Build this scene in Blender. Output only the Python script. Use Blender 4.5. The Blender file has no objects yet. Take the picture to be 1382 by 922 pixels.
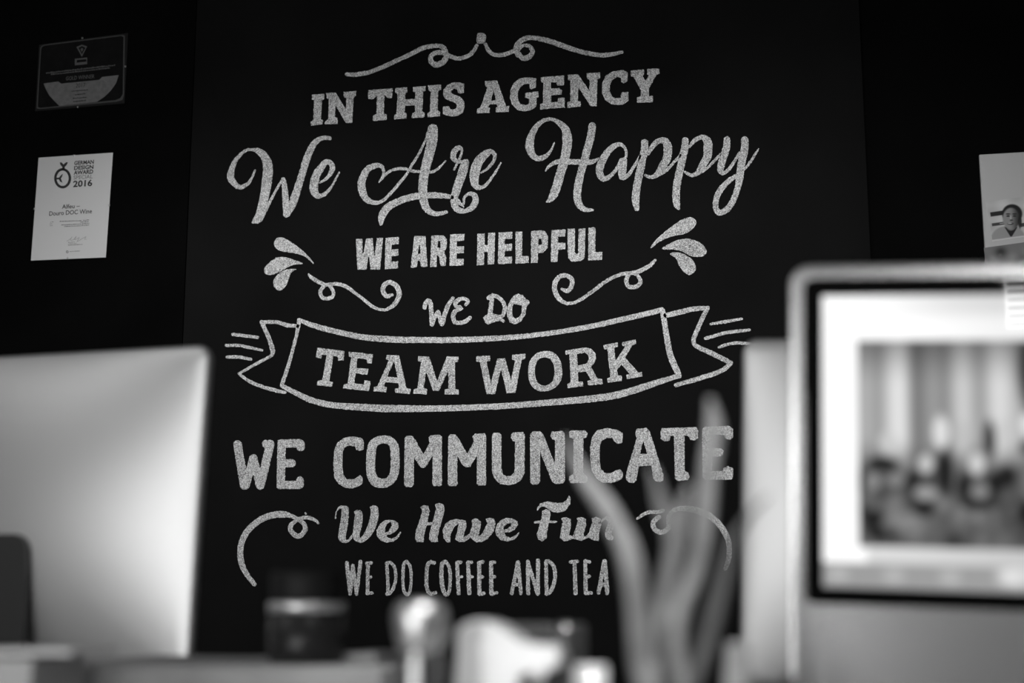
import bpy, bmesh, math, random
import numpy as np
from mathutils import Vector, Matrix

# ------------------------------------------------------------------ camera
SC = bpy.context.scene
COL = SC.collection
CAM_Y, CAM_Z = -3.8, 0.89
YAW, PIT, FPX = math.radians(11.9), math.radians(10.3), 50.0 / 36.0 * 1382.0
cd = bpy.data.cameras.new('camera')
cd.lens = 50.0; cd.sensor_width = 36.0; cd.sensor_fit = 'HORIZONTAL'
cd.clip_start = 0.05; cd.clip_end = 60
cd.dof.use_dof = True; cd.dof.focus_distance = 3.95
cd.dof.aperture_fstop = 1.8; cd.dof.aperture_blades = 0
cam = bpy.data.objects.new('camera', cd); COL.objects.link(cam)
cam.location = (0, CAM_Y, CAM_Z)
cam.rotation_euler = (math.pi / 2 + PIT, 0, YAW)
SC.camera = cam

# ------------------------------------------------------------------ world and light
w = bpy.data.worlds.new('world'); SC.world = w; w.use_nodes = True
w.node_tree.nodes['Background'].inputs[0].default_value = (0.8, 0.8, 0.8, 1)
w.node_tree.nodes['Background'].inputs[1].default_value = 1.0

def aim(o, target):
    o.rotation_euler = (Vector(target) - o.location).to_track_quat('-Z', 'Y').to_euler()

def area(name, loc, target, sx, sy, power, spread=180):
    l = bpy.data.lights.new(name, 'AREA'); l.shape = 'RECTANGLE'
    l.size = sx; l.size_y = sy; l.energy = power; l.spread = math.radians(spread)
    o = bpy.data.objects.new(name, l); COL.objects.link(o); o.location = loc; aim(o, target)
    return o

def spot(name, loc, target, power, cone, blend=1.0, radius=0.06):
    l = bpy.data.lights.new(name, 'SPOT'); l.energy = power
    l.spot_size = math.radians(cone); l.spot_blend = blend; l.shadow_soft_size = radius
    o = bpy.data.objects.new(name, l); COL.objects.link(o); o.location = loc; aim(o, target)
    return o

# daylight of the two windows in the rear wall
area('daylight_left_window', (-1.33, -5.32, 0.875), (-1.2, 0, 1.0), 1.9, 1.5, 52)
# added fill spots, without fixtures, washing the lower chalkboard
for _x in (-1.8, -0.85, 0.1):
    spot('board_fill_spot', (_x, -1.45, 2.75), (_x * .8 - .15, 0, 0.90), 44, 84)
# added fill spot above the near desk, brightens the dispenser and flask
spot('desk_fill_spot', (0.12, -3.05, 2.75), (-0.30, -2.5, 0.85), 140, 19, 0.7, 0.05)

SC.view_settings.view_transform = 'Standard'
SC.view_settings.look = 'None'
SC.view_settings.exposure = 0.0
SC.view_settings.gamma = 1.0
SC.view_settings.use_curve_mapping = False

# ------------------------------------------------------------------ helpers
FW = np.array([-math.sin(YAW) * math.cos(PIT), math.cos(YAW) * math.cos(PIT), math.sin(PIT)])
RT = np.array([math.cos(YAW), math.sin(YAW), 0.0])
UP = np.cross(RT, FW)

def rays(px, py):
    px = np.asarray(px, float)[..., None]; py = np.asarray(py, float)[..., None]
    return FW + (px - 691.0) / FPX * RT + (461.0 - py) / FPX * UP

def at(px, py, Y):
    """point of the plane y = Y that the photograph shows at a pixel"""
    d = rays(px, py)
    t = (Y - CAM_Y) / d[..., 1:2]
    p = d * t + np.array([0, CAM_Y, CAM_Z])
    return Vector(p) if p.ndim == 1 else p

def link(name, me, mat=None, parent=None):
    o = bpy.data.objects.new(name, me); COL.objects.link(o)
    if mat is not None and not me.materials: me.materials.append(mat)
    if parent is not None: o.parent = parent
    return o

def tag(o, label=None, cat=None, group=None, kind=None):
    if label: o['label'] = label
    if cat: o['category'] = cat
    if group: o['group'] = group
    if kind: o['kind'] = kind
    return o

def root(name, loc, label, cat, group=None):
    o = bpy.data.objects.new(name, None); COL.objects.link(o); o.location = loc
    o.empty_display_size = 0.05
    return tag(o, label, cat, group)

def from_bm(name, bm, mat, parent=None, smooth=False, loc=None):
    me = bpy.data.meshes.new(name); bm.normal_update(); bm.to_mesh(me); bm.free()
    if smooth:
        for p in me.polygons: p.use_smooth = True
    o = link(name, me, mat, parent)
    if loc is not None: o.location = loc
    return o

def box(name, lo, hi, mat, parent=None, bevel=0.0, seg=2, smooth=False):
    bm = bmesh.new(); bmesh.ops.create_cube(bm, size=1)
    lo = Vector(lo); hi = Vector(hi); s = hi - lo; c = (lo + hi) / 2
    for v in bm.verts: v.co = Vector((v.co.x * s.x, v.co.y * s.y, v.co.z * s.z)) + c
    if bevel: bmesh.ops.bevel(bm, geom=bm.edges[:], offset=bevel, segments=seg, affect='EDGES', profile=0.5)
    return from_bm(name, bm, mat, parent, smooth)

def prism(name, pts, y0, y1, mat, parent=None, bevel=0.0, smooth=False):
    """outline in x,z pushed from y0 to y1"""
    bm = bmesh.new()
    a = [bm.verts.new((x, y0, z)) for x, z in pts]
    f = bm.faces.new(a)
    r = bmesh.ops.extrude_face_region(bm, geom=[f])
    for v in [g for g in r['geom'] if isinstance(g, bmesh.types.BMVert)]: v.co.y = y1
    bmesh.ops.recalc_face_normals(bm, faces=bm.faces[:])
    if bevel: bmesh.ops.bevel(bm, geom=bm.edges[:], offset=bevel, segments=2, affect='EDGES', profile=0.5, clamp_overlap=True)
    return from_bm(name, bm, mat, parent, smooth)

def lathe(name, prof, mat, parent=None, n=40, loc=(0, 0, 0), smooth=True):
    bm = bmesh.new(); rings = []
    for r, z in prof:
        if r < 1e-5: rings.append([bm.verts.new((0, 0, z))])
        else: rings.append([bm.verts.new((r * math.cos(2 * math.pi * k / n), r * math.sin(2 * math.pi * k / n), z)) for k in range(n)])
    for a, b in zip(rings, rings[1:]):
        for k in range(n):
            k2 = (k + 1) % n
            if len(a) == 1 and len(b) == 1: continue
            if len(a) == 1: bm.faces.new((a[0], b[k], b[k2]))
            elif len(b) == 1: bm.faces.new((a[k], a[k2], b[0]))
            else: bm.faces.new((a[k], a[k2], b[k2], b[k]))
    bmesh.ops.recalc_face_normals(bm, faces=bm.faces[:])
    return from_bm(name, bm, mat, parent, smooth, loc)

# ------------------------------------------------------------------ materials
def mat(name, v, rough=0.6, metal=0.0, spec=0.5, coat=0.0, trans=0.0, ior=1.45, noise=None, bump=None):
    m = bpy.data.materials.new(name); m.use_nodes = True
    nt = m.node_tree; b = nt.nodes['Principled BSDF']
    b.inputs['Base Color'].default_value = (v, v, v, 1)
    b.inputs['Roughness'].default_value = rough
    b.inputs['Metallic'].default_value = metal
    b.inputs['Specular IOR Level'].default_value = spec
    b.inputs['Coat Weight'].default_value = coat
    b.inputs['Transmission Weight'].default_value = trans
    b.inputs['IOR'].default_value = ior
    tc = nt.nodes.new('ShaderNodeTexCoord')
    if noise:
        n = nt.nodes.new('ShaderNodeTexNoise'); n.inputs['Scale'].default_value = noise[0]
        n.inputs['Detail'].default_value = 5
        r = nt.nodes.new('ShaderNodeValToRGB')
        r.color_ramp.elements[0].position = 0.3; r.color_ramp.elements[1].position = 0.7
        r.color_ramp.elements[0].color = (noise[1],) * 3 + (1,); r.color_ramp.elements[1].color = (noise[2],) * 3 + (1,)
        nt.links.new(tc.outputs['Object'], n.inputs['Vector'])
        nt.links.new(n.outputs['Fac'], r.inputs['Fac']); nt.links.new(r.outputs['Color'], b.inputs['Base Color'])
    if bump:
        n = nt.nodes.new('ShaderNodeTexNoise'); n.inputs['Scale'].default_value = bump[0]; n.inputs['Detail'].default_value = 4
        bp = nt.nodes.new('ShaderNodeBump'); bp.inputs['Strength'].default_value = bump[1]; bp.inputs['Distance'].default_value = 0.002
        nt.links.new(tc.outputs['Object'], n.inputs['Vector'])
        nt.links.new(n.outputs['Fac'], bp.inputs['Height']); nt.links.new(bp.outputs['Normal'], b.inputs['Normal'])
    return m

def chalk_mat():
    m = bpy.data.materials.new('chalk'); m.use_nodes = True; nt = m.node_tree; b = nt.nodes['Principled BSDF']
    b.inputs['Roughness'].default_value = 0.95; b.inputs['Specular IOR Level'].default_value = 0.1
    tc = nt.nodes.new('ShaderNodeTexCoord')
    def noise(scale, detail, sc=(1, 1, 1)):
        mp = nt.nodes.new('ShaderNodeMapping'); mp.inputs['Scale'].default_value = sc
        n = nt.nodes.new('ShaderNodeTexNoise'); n.inputs['Scale'].default_value = scale; n.inputs['Detail'].default_value = detail
        nt.links.new(tc.outputs['Object'], mp.inputs['Vector']); nt.links.new(mp.outputs['Vector'], n.inputs['Vector'])
        return n.outputs['Fac']
    fine = noise(330, 3); mid = noise(120, 3, (1, 1, 0.6)); big = noise(9, 2)
    a = nt.nodes.new('ShaderNodeMath'); a.operation = 'MULTIPLY_ADD'; a.inputs[1].default_value = 0.66
    nt.links.new(fine, a.inputs[0])
    c = nt.nodes.new('ShaderNodeMath'); c.operation = 'MULTIPLY'; c.inputs[1].default_value = 0.22; nt.links.new(mid, c.inputs[0])
    d = nt.nodes.new('ShaderNodeMath'); d.operation = 'MULTIPLY_ADD'; d.inputs[1].default_value = 0.12; nt.links.new(big, d.inputs[0])
    nt.links.new(c.outputs[0], d.inputs[2]); nt.links.new(d.outputs[0], a.inputs[2])
    r = nt.nodes.new('ShaderNodeValToRGB')
    r.color_ramp.elements[0].position = 0.36; r.color_ramp.elements[0].color = (0.14, 0.14, 0.14, 1)
    r.color_ramp.elements[1].position = 0.62; r.color_ramp.elements[1].color = (0.98, 0.98, 0.98, 1)
    nt.links.new(a.outputs[0], r.inputs['Fac']); nt.links.new(r.outputs['Color'], b.inputs['Base Color'])
    return m

def attr_mat(name, emit=None, rough=0.5):
    m = bpy.data.materials.new(name); m.use_nodes = True; nt = m.node_tree; b = nt.nodes['Principled BSDF']
    at_ = nt.nodes.new('ShaderNodeAttribute'); at_.attribute_name = 'tone'
    b.inputs['Roughness'].default_value = rough
    if emit:
        b.inputs['Base Color'].default_value = (0.01, 0.01, 0.01, 1)
        nt.links.new(at_.outputs['Color'], b.inputs['Emission Color']); b.inputs['Emission Strength'].default_value = emit
    else:
        nt.links.new(at_.outputs['Color'], b.inputs['Base Color']); b.inputs['Specular IOR Level'].default_value = 0.1
    return m

M_CHALK = chalk_mat()
M_BOARD = mat('chalkboard_paint', 0.007, 0.85, spec=0.1, noise=(2.4, 0.0050, 0.0088), bump=(300, 0.15))
M_WALL = mat('black_wall_paint', 0.003, 0.9, spec=0.08, noise=(3, 0.001, 0.003))
M_ROOM = mat('grey_room_paint', 0.42, 0.9, spec=0.2, bump=(150, 0.1))
M_CEIL = mat('ceiling_paint', 0.5, 0.95, spec=0.1)
M_FLOOR = mat('dark_floor_boards', 0.08, 0.5, noise=(6, 0.05, 0.11))
M_ALU = mat('satin_aluminium', 0.62, 0.47, metal=0.85, bump=(900, 0.03))
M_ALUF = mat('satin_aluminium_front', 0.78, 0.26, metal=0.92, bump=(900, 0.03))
M_STAND = mat('shade_toned_stand', 0.12, 0.35, metal=0.9)  # stand aluminium toned darker, shade and dark reflection put into its colour
M_BLACKGLASS = mat('black_bezel_glass', 0.004, 0.03, spec=0.5)
M_DARKPL = mat('dark_plastic', 0.02, 0.5)
M_DESK = mat('grey_desk_laminate', 0.3, 0.28, noise=(12, 0.27, 0.33))
M_PAPER = mat('white_paper', 0.85, 0.7, spec=0.2)
M_CERT = mat('certificate_paper', 0.72, 0.7, spec=0.2)
M_INK = mat('print_ink', 0.03, 0.7)
M_INK2 = mat('grey_print_ink', 0.14, 0.7)
M_INK3 = mat('faint_print_ink', 0.32, 0.7)
M_CLIP = mat('steel_clip', 0.6, 0.3, metal=1.0)
M_CHROME = mat('polished_steel', 0.3, 0.3, metal=1.0)
M_GLOSSWHITE = mat('glossy_white_plastic', 0.85, 0.15, coat=0.5)
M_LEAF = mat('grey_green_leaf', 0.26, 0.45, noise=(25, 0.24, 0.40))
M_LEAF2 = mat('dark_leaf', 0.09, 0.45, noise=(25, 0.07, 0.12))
M_CARD = mat('grey_cardboard', 0.2, 0.85, noise=(18, 0.10, 0.26), bump=(60, 0.4))
M_GLASS = mat('smoked_jar_glass', 0.2, 0.25, trans=0.9, ior=1.3)
M_WAX = mat('dark_jar_filling', 0.012, 0.5, noise=(30, 0.006, 0.03))
M_SOIL = mat('potting_soil', 0.02, 0.95, bump=(120, 0.6))
M_POT = mat('dark_ceramic_pot', 0.05, 0.4)
M_CREAM = mat('pale_plastic', 0.5, 0.45)
GLYPHS = '''
@|letter I in IN
A P 112,432 275,418 272,488 245,500 228,765 258,772 252,828 100,845 90,800 132,768 138,500 115,490
@|letter N in IN
A P 305,410 430,402 568,632 577,470 545,465 540,395 705,380 705,440 672,465 652,808 565,808 428,565 418,730 452,745 455,822 285,825 290,790 330,765 342,490 315,480
@|letter T in THIS
A P 872,368 1200,345 1190,470 1140,475 1085,425 1080,692 1120,698 1118,768 935,782 932,715 985,690 990,435 940,485 870,488
@|letter H in THIS
B P 32,345 195,330 195,395 170,410 165,492 305,485 305,390 275,388 275,325 440,315 440,375 408,385 400,655 430,668 428,735 260,742 262,680 302,665 302,568 165,578 160,670 188,682 185,748 22,762 22,705 55,690 65,412 35,400
@|letter I in THIS
B P 480,308 652,292 650,360 612,375 605,645 638,660 635,718 472,732 470,680 505,655 515,385 485,370
@|letter S in THIS
B P 965,280 960,400 920,415 880,400 875,360 830,345 790,370 785,405 830,430 910,460 965,520 970,600 945,670 880,710 800,722 720,705 678,685 682,590 765,585 775,625 815,635 860,610 870,570 850,540 780,515 710,480 682,430 690,360 750,290 830,262 910,268
@|letter A in AGENCY
C P 148,298 310,285 430,640 468,632 465,708 292,715 292,658 318,645 305,605 212,608 182,650 210,655 205,722 40,730 42,672 88,650 180,375 152,365
C H 262,420 292,548 262,556 225,558
@|letter G in AGENCY
C P 835,258 832,380 770,405 748,390 748,330 680,330 620,375 588,450 590,550 625,605 690,620 740,605 742,530 690,522 692,455 865,435 870,510 842,518 838,635 770,685 680,702 590,685 510,610 485,520 492,410 530,330 610,262 710,245
@|letter E in AGENCY
C P 900,245 1215,220 1212,350 1125,352 1115,308 1035,312 1038,400 1150,392 1185,420 1180,475 1040,485 1040,582 1132,575 1135,522 1220,520 1220,650 892,675 892,605 932,598 935,312 905,308
@|letter N in AGENCY
D P 68,262 200,252 355,480 360,320 325,315 320,240 500,230 498,300 462,315 452,682 372,682 208,430 195,620 235,615 235,685 62,705 55,635 100,618 98,335 68,332
@|letter C in AGENCY
D P 870,225 868,345 820,370 785,355 782,298 730,288 670,320 632,390 628,480 655,550 700,580 780,572 790,500 880,495 882,610 820,655 740,668 650,655 570,600 525,500 530,370 580,270 680,215 810,198
@|letter Y in AGENCY
D P 915,205 1090,190 1090,262 1070,272 1112,345 1165,265 1135,255 1140,182 1302,175 1300,240 1262,255 1160,440 1158,548 1212,550 1208,628 1000,638 1000,570 1050,555 1055,470 950,280 918,275
@|script capital W in the large We
E S 265,420,14 240,480,18 205,530,26 135,556,38 68,480,56 88,380,42 130,310,30 190,260,24 245,252,24 300,268,52 348,320,68 370,400,80 362,500,80 348,600,74 325,700,68 300,780,60 268,825,46
E P 238,850 262,790 320,800 295,850
E S 305,820,40 365,715,26 420,610,20 475,515,20 495,492,30
E S 495,494,36 505,550,42 512,650,50 518,780,46
E S 525,772,50 565,700,64 600,600,62 632,500,56 662,400,56 695,300,56 730,225,52 775,175,42 820,157,34 870,160,32
@|script letter e in the large We
E S 792,522,14 850,480,26 888,425,40 893,385,42 870,355,40 835,355,44 800,400,56 762,460,66 745,530,70 745,590,64 775,628,40 830,612,28 880,560,20 920,490,16 950,435,12
@|script capital A in Are
F S 250,518,12 275,480,22 288,430,22 268,388,32 220,382,42 150,420,52 108,520,62 118,600,62 150,655,50 205,682,36 270,672,26 340,610,24 410,530,24 470,455,22 520,370,22 570,290,20 620,190,18 645,130,26 668,95,40
F S 685,85,80 683,160,84 668,240,80 647,320,78 622,420,74 607,520,72 605,600,70 615,680,64 640,735,56 690,770,42 750,770,34 795,758,26
F S 252,515,12 290,468,20 340,425,22 400,408,22 460,408,24 520,425,24 580,430,20 640,435,20 690,430,22 740,395,18 788,345,12
F S 265,862,16 266,835,38 275,790,58 310,730,62 370,690,56 450,655,54 540,632,54 620,625,50 700,622,48 780,628,40 840,640,30
@|script letter r in Are
F S 858,415,14 880,370,18 905,320,20 922,262,18 905,235,34 870,255,48 850,300,46 862,335,40 905,352,26 960,345,34
F S 953,358,54 937,400,72 908,490,70 880,570,66 862,640,60 862,700,54 890,740,48 940,750,36 1000,725,46 1032,670,50 1020,620,42 975,612,28 942,640,22 935,690,20
F S 885,670,40 935,715,12
@|script letter e in Are
F S 1078,440,12 1130,405,22 1175,350,24 1188,300,30 1160,268,36 1112,290,62 1060,345,74 1028,425,78 1022,500,70 1040,550,52 1080,558,32 1120,535,26 1170,470,20 1210,410,16 1238,358,12
@|script capital H in Happy
G S 350,255,10 320,320,20 280,365,34 225,385,42 178,362,52 149,290,70 162,205,58 200,130,42 260,78,32 330,66,28 395,100,44 440,150,62 452,210,78 452,280,76 430,400,72 400,500,72 372,600,72 342,680,66 312,722,36 285,736,12
G S 657,120,58 650,180,62 632,260,62 608,340,62 588,420,62 565,500,60 545,590,62 535,670,62 545,745,58 590,795,42 660,803,16
G S 278,485,10 310,445,26 370,412,36 430,408,44 510,412,44 590,412,44 650,412,40 708,385,14
@|script letter a in Happy
G S 930,372,20 932,325,22 905,280,26 860,272,36 800,310,50 750,380,58 718,460,60 722,520,56 755,550,42 810,520,32 860,460,26 895,400,36
G S 915,398,48 905,450,64 898,510,62 905,535,48 950,515,30 1000,440,24 1045,365,22
@|first script letter p in Happy
G S 1082,255,54 1082,310,60 1065,380,64 1050,460,62 1030,550,62 1015,640,62 1008,720,60 1018,790,42
G S 1110,350,20 1150,280,40 1200,240,44 1250,245,56 1270,300,70 1262,380,66 1225,450,60 1180,515,44 1130,535,28 1085,520,20
G S 1180,520,30 1250,485,26 1310,425,22 1372,355,20
@|second script letter p in Happy
h S 690,240,54 688,290,58 672,360,62 655,440,60 635,530,62 620,610,62 615,690,62 622,760,50 638,790,22
h S 722,290,18 770,235,34 830,212,40 870,245,66 875,300,72 868,370,66 830,440,58 790,500,40 740,520,28 690,495,20
h S 790,505,28 850,475,22 910,420,22 975,350,20
@|script letter y in Happy
h S 1028,230,52 1025,290,58 1000,370,60 980,440,58 975,480,48 1000,502,32 1040,475,28 1080,420,26 1130,340,22
h S 1172,235,60 1172,300,62 1155,380,64 1140,460,62 1132,540,58 1110,640,48 1080,720,48 1030,795,48 965,825,44 937,780,44 945,700,46 990,620,46 1050,560,40 1110,520,28
h S 1165,475,20 1220,410,22 1260,345,20 1285,305,10
@|letter W in WE beside HELPFUL
I P 105,278 188,275 192,535 242,272 328,268 352,545 388,265 468,262 428,685 305,688 275,470 242,688 125,688
@|letter E in WE beside HELPFUL
I P 505,265 682,250 680,342 585,350 580,420 675,415 675,498 585,510 582,585 672,580 668,672 495,682
@|letter A in ARE
I P 895,240 1042,238 1070,645 985,655 975,570 935,570 925,655 845,665
I H 963,350 977,478 938,470
@|letter R in ARE
I P 1125,232 1285,228 1330,280 1330,390 1295,445 1325,530 1312,635 1248,645 1232,520 1195,480 1192,650 1108,655
I H 1212,308 1228,300 1242,312 1246,390 1235,400 1208,385
@|letter E in ARE
J P 378,268 568,258 562,350 465,355 462,430 560,425 558,515 462,520 460,600 558,592 555,680 368,690
@|letter H in HELPFUL
J P 745,258 840,250 840,410 885,408 892,248 982,238 970,665 885,670 882,495 835,500 830,675 738,680
@|letter E in HELPFUL
J P 1032,240 1215,232 1215,318 1115,325 1112,400 1212,392 1210,480 1112,490 1108,572 1210,562 1210,655 1022,665
@|first letter L in HELPFUL
K P 58,232 148,228 145,560 235,560 232,648 60,660
@|letter P in HELPFUL
K P 272,222 400,210 460,222 495,290 490,440 430,510 360,515 355,648 268,648
K H 370,325 408,325 412,400 365,410
@|letter F in HELPFUL
K P 545,208 735,200 725,288 632,292 628,378 730,382 728,462 630,470 622,635 535,638
@|letter U in HELPFUL
K P 762,190 860,188 858,520 880,535 905,520 912,190 1002,185 990,580 940,620 820,632 775,590 765,500
@|last letter L in HELPFUL
K P 1045,178 1138,172 1132,508 1228,505 1225,605 1042,615
@|rounded letter W above the banner
M S 68,345,46 85,290,50 118,268,50 140,310,52 148,430,52 155,545,46 185,470,40 225,400,46 245,470,44 272,540,48 300,440,52 345,320,50 400,238,42
@|rounded letter E above the banner
M S 548,315,36 575,275,40 540,247,44 480,248,46 435,285,52 435,330,46 495,362,40
M S 495,362,40 430,385,50 400,440,50 420,510,50 480,525,48 550,505,46 598,465,42
M P 430,330 490,320 520,360 500,380 440,380
@|rounded letter D above the banner
M S 815,235,46 865,212,50 930,228,46 985,285,46 1005,350,46 985,430,44 960,450,40
M S 855,250,48 832,420,54
M P 752,465 795,430 870,418 958,440 940,500 850,525 810,545 775,520
M S 940,465,46 985,505,34
M S 860,195,30 862,200,30
@|rounded letter O above the banner
M P 1115,205 1160,185 1215,205 1250,250 1290,265 1290,295 1258,335 1245,420 1195,505 1125,542 1065,520 1030,440 1035,340 1065,270
M H 1105,305 1205,325 1200,410 1170,460 1125,475 1095,440 1090,370
@|upper leaf of the left spray
N Q 165,120 180,85 220,70 270,85 350,135 430,200 480,250 512,300 440,240 370,215 290,200 220,190 175,160
@|middle leaf of the left spray
N Q 78,360 90,330 150,270 215,242 290,252 370,280 418,303 340,312 280,335 200,380 130,402 85,390
@|lower leaf of the left spray
N Q 360,352 320,375 295,430 265,505 215,540 175,520 158,480 170,430 220,380 280,355
@|looped swirl beside the left spray
N S 472,392,12 490,420,30 560,465,36 620,490,32 670,485,32 740,485,32 810,510,32 880,560,28 960,620,28 1050,690,28 1140,712,24 1200,690,34 1250,640,40 1275,570,44 1250,500,44 1190,468,40 1145,490,40 1130,540,40 1160,590,38 1210,580,28
N S 620,490,28 575,545,34 590,600,34 635,612,32 680,595,32 690,550,30 660,500,30
@|upper leaf of the right spray
O Q 865,315 900,255 960,200 1040,135 1120,80 1200,52 1245,75 1250,110 1220,150 1160,190 1080,205 1000,230 930,265
@|middle leaf of the right spray
O Q 962,320 1030,275 1100,245 1180,235 1260,255 1320,300 1338,345 1310,380 1260,388 1200,375 1130,340 1060,325
@|lower leaf of the right spray
O Q 1030,362 1090,350 1150,365 1210,405 1245,460 1240,510 1195,540 1150,515 1110,460 1080,400
@|looped swirl beside the right spray
O S 905,415,22 860,460,32 790,500,36 720,522,34 640,530,30 560,555,30 480,600,30 380,675,30 280,745,28 200,780,26 130,770,32 75,720,42 52,650,42 65,590,42 105,550,38 160,548,36 200,580,38 195,640,38 160,675,36 115,660,22
O S 690,525,28 660,580,36 680,635,36 740,640,36 780,600,36 760,550,30 730,528,26
@|letter T in TEAM
Q P 135,145 498,190 485,315 415,315 408,260 345,258 325,400 292,600 342,612 330,668 130,650 140,590 200,585 225,460 258,245 195,235 185,290 115,270
@|letter E in TEAM
Q P 560,200 885,232 865,355 805,350 800,300 672,285 660,420 822,430 808,508 650,490 630,625 765,645 772,585 850,600 830,730 482,690 490,640 545,630 590,275 558,262
@|letter A in TEAM
Q P 1068,245 1235,250 1335,690 1395,705 1380,768 1185,750 1185,695 1240,690 1228,620 1050,608 1030,670 1072,680 1060,745 895,730 895,680 945,665 1105,310 1062,300
Q H 1168,330 1215,545 1080,535
@|letter M in TEAM
R P 345,260 492,268 600,600 735,262 888,268 882,330 840,340 842,705 888,712 888,775 702,775 705,712 755,700 755,440 625,725 545,725 450,455 418,695 468,705 458,775 280,762 288,708 335,695 385,335 345,325
@|letter W in WORK
T P 128,312 318,302 312,370 265,380 325,680 412,345 515,340 598,640 655,362 612,355 615,290 788,278 788,345 742,352 655,800 540,808 462,470 380,820 268,820 178,385 130,375
@|letter O in WORK
T Q 1060,242 1160,255 1250,340 1285,470 1280,600 1230,700 1130,765 1020,785 920,750 855,670 830,540 845,400 900,310 980,255
T K 1075,330 1130,355 1175,430 1185,540 1160,640 1100,695 1020,700 960,660 925,570 925,450 960,365 1010,332
@|letter R in WORK
U P 232,285 500,242 580,262 635,320 645,380 620,450 575,505 610,560 660,665 725,665 735,735 535,750 535,695 580,680 510,565 400,572 405,705 465,702 468,762 262,788 262,735 305,710 285,330 235,335
U H 388,330 490,315 535,340 548,390 520,460 400,485
@|letter K in WORK
U P 745,210 935,175 938,225 890,250 905,430 1045,220 1005,220 1000,170 1180,135 1188,190 1135,210 1035,375 1215,580 1262,575 1268,630 1060,668 1058,612 1100,600 990,470 930,545 940,625 990,622 992,690 805,715 795,665 840,640 800,262 755,265
@|upper speed stroke left of the banner
V S 115,220,26 220,230,26 315,243,24
@|middle speed stroke left of the banner
V S 62,308,24 160,308,24 250,325,24 352,348,20
@|lower speed stroke left of the banner
V S 70,402,26 160,402,26 262,420,22
@|folded left tail of the ribbon banner
V S 640,150,26 560,145,32 470,120,30 350,118,30
V S 350,118,34 400,230,34 432,320,38 440,365,36
V S 440,365,34 420,395,24 300,460,24 165,538,20
V S 165,538,22 250,600,26 360,645,28 450,670,30 540,690,24
@|central outline of the ribbon banner
V S 652,100,30 645,160,30 600,350,26 550,520,30 512,630,30
p S 404.8,432.5,5 424.8,440,7 453.1,447.5,7.3 486.4,454.6,7.7 524.7,458,8.6 565,459,8 623,458.6,7.8 681,456,7 725,452,6.5 765,446.2,6.8 800,440,7 833.3,432.5,7 866.6,425,7 893,418.3,6.7
p S 380.2,520.7,5 394.8,528.2,6.7 414.8,538.1,7.7 436.5,544.8,8 461.4,548.1,8.3 494.7,550.1,9.3 524.7,551.5,9.7 590,551.5,8.3 650,549.5,8 696,547,8 753,542.3,8.5 800,538.1,9.3 833,533,9.5 866.6,523.2,9 891.5,514.8,7.5 916.5,507.3,6
W S 565,110,40 580,200,44 600,330,46 630,480,50 680,600,50 700,645,40
@|folded right tail of the ribbon banner
W S 590,155,38 700,130,42 820,102,38 930,95,34
W S 930,95,36 870,220,36 815,350,36
W S 815,350,36 835,400,34 960,460,40 1120,540,36
W S 1120,543,34 1050,600,36 900,655,38 675,720,34
@|upper speed stroke right of the banner
W S 955,225,18 1080,205,26 1210,182,18
@|middle speed stroke right of the banner
W S 915,342,26 1060,300,26 1160,285,26 1270,272,22
@|lower speed stroke right of the banner
W S 1025,412,24 1110,385,24 1190,378,24 1280,385,24
@|letter W in WE beside COMMUNICATE
a L 82,232,88 150,655,88
a L 164,655,84 245,375,84
a L 245,375,84 313,655,84
a L 318,655,84 372,430,88 418,225,88
a L 378,225,84 380,227,84
@|letter E in WE beside COMMUNICATE
a L 538,222,86 528,645,86
a L 540,220,84 720,218,88
a L 735,258,86 735,230,86
a L 540,425,82 643,425,82
a L 530,650,84 715,650,84
a L 722,645,88 728,600,74
a P 500,188 540,180 540,240 500,240
a P 488,620 490,680 505,692 570,692 570,620
@|first letter C in COMMUNICATE
a P 1240,152 1300,152 1370,168 1388,200 1385,280 1345,295 1310,285 1300,248 1240,240 1195,258 1170,300 1165,440 1175,540 1210,590 1290,590 1352,550 1375,575 1378,630 1340,660 1270,685 1200,678 1130,640 1085,570 1075,440 1085,290 1120,210 1180,165
@|letter O in COMMUNICATE
b Q 370,138 450,155 510,220 530,330 528,480 500,590 430,660 350,680 270,665 210,600 188,500 190,320 215,215 280,155
b K 370,222 415,232 435,280 440,400 435,500 405,570 350,585 300,560 280,480 285,330 300,250 330,228
@|first letter M in COMMUNICATE
b P 585,165 605,142 660,142 690,175 778,335 845,215 832,160 855,135 945,130 968,150 970,645 955,662 890,660 873,640 875,345 800,465 775,475 748,465 680,360 678,645 655,672 595,668 580,645
@|second letter M in COMMUNICATE
b P 1038,150 1060,128 1110,128 1140,165 1232,330 1303,200 1290,150 1315,122 1412,117 1427,140 1427,640 1415,653 1350,655 1333,635 1335,340 1262,460 1215,465 1180,435 1128,340 1130,640 1115,660 1048,660 1032,635
@|letter U in COMMUNICATE
c P 185,170 205,148 262,150 280,170 280,520 300,580 340,602 385,595 420,545 425,235 400,230 382,200 385,160 405,145 505,142 522,165 520,560 490,630 430,675 350,690 270,678 210,620 185,540
@|letter N in COMMUNICATE
c P 580,160 605,137 680,133 712,155 838,480 838,222 810,215 790,180 805,138 915,130 937,155 940,640 920,670 845,677 808,655 682,340 682,650 660,680 610,685 582,660
@|letter I in COMMUNICATE
c P 985,140 1005,125 1150,125 1172,155 1165,190 1130,208 1128,560 1170,600 1175,640 1155,668 1000,668 980,640 990,595 1030,575 1030,208 990,195
@|second letter C in COMMUNICATE
d P 0,138 90,155 158,190 150,290 100,298 65,270 50,240 -10,240 -60,265 -80,320 -85,480 -70,560 -30,605 30,605 90,575 130,565 158,600 155,650 110,685 30,705 -50,702 -110,660 -165,580 -178,460 -180,340 -160,230 -110,165
@|letter A in COMMUNICATE
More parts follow.
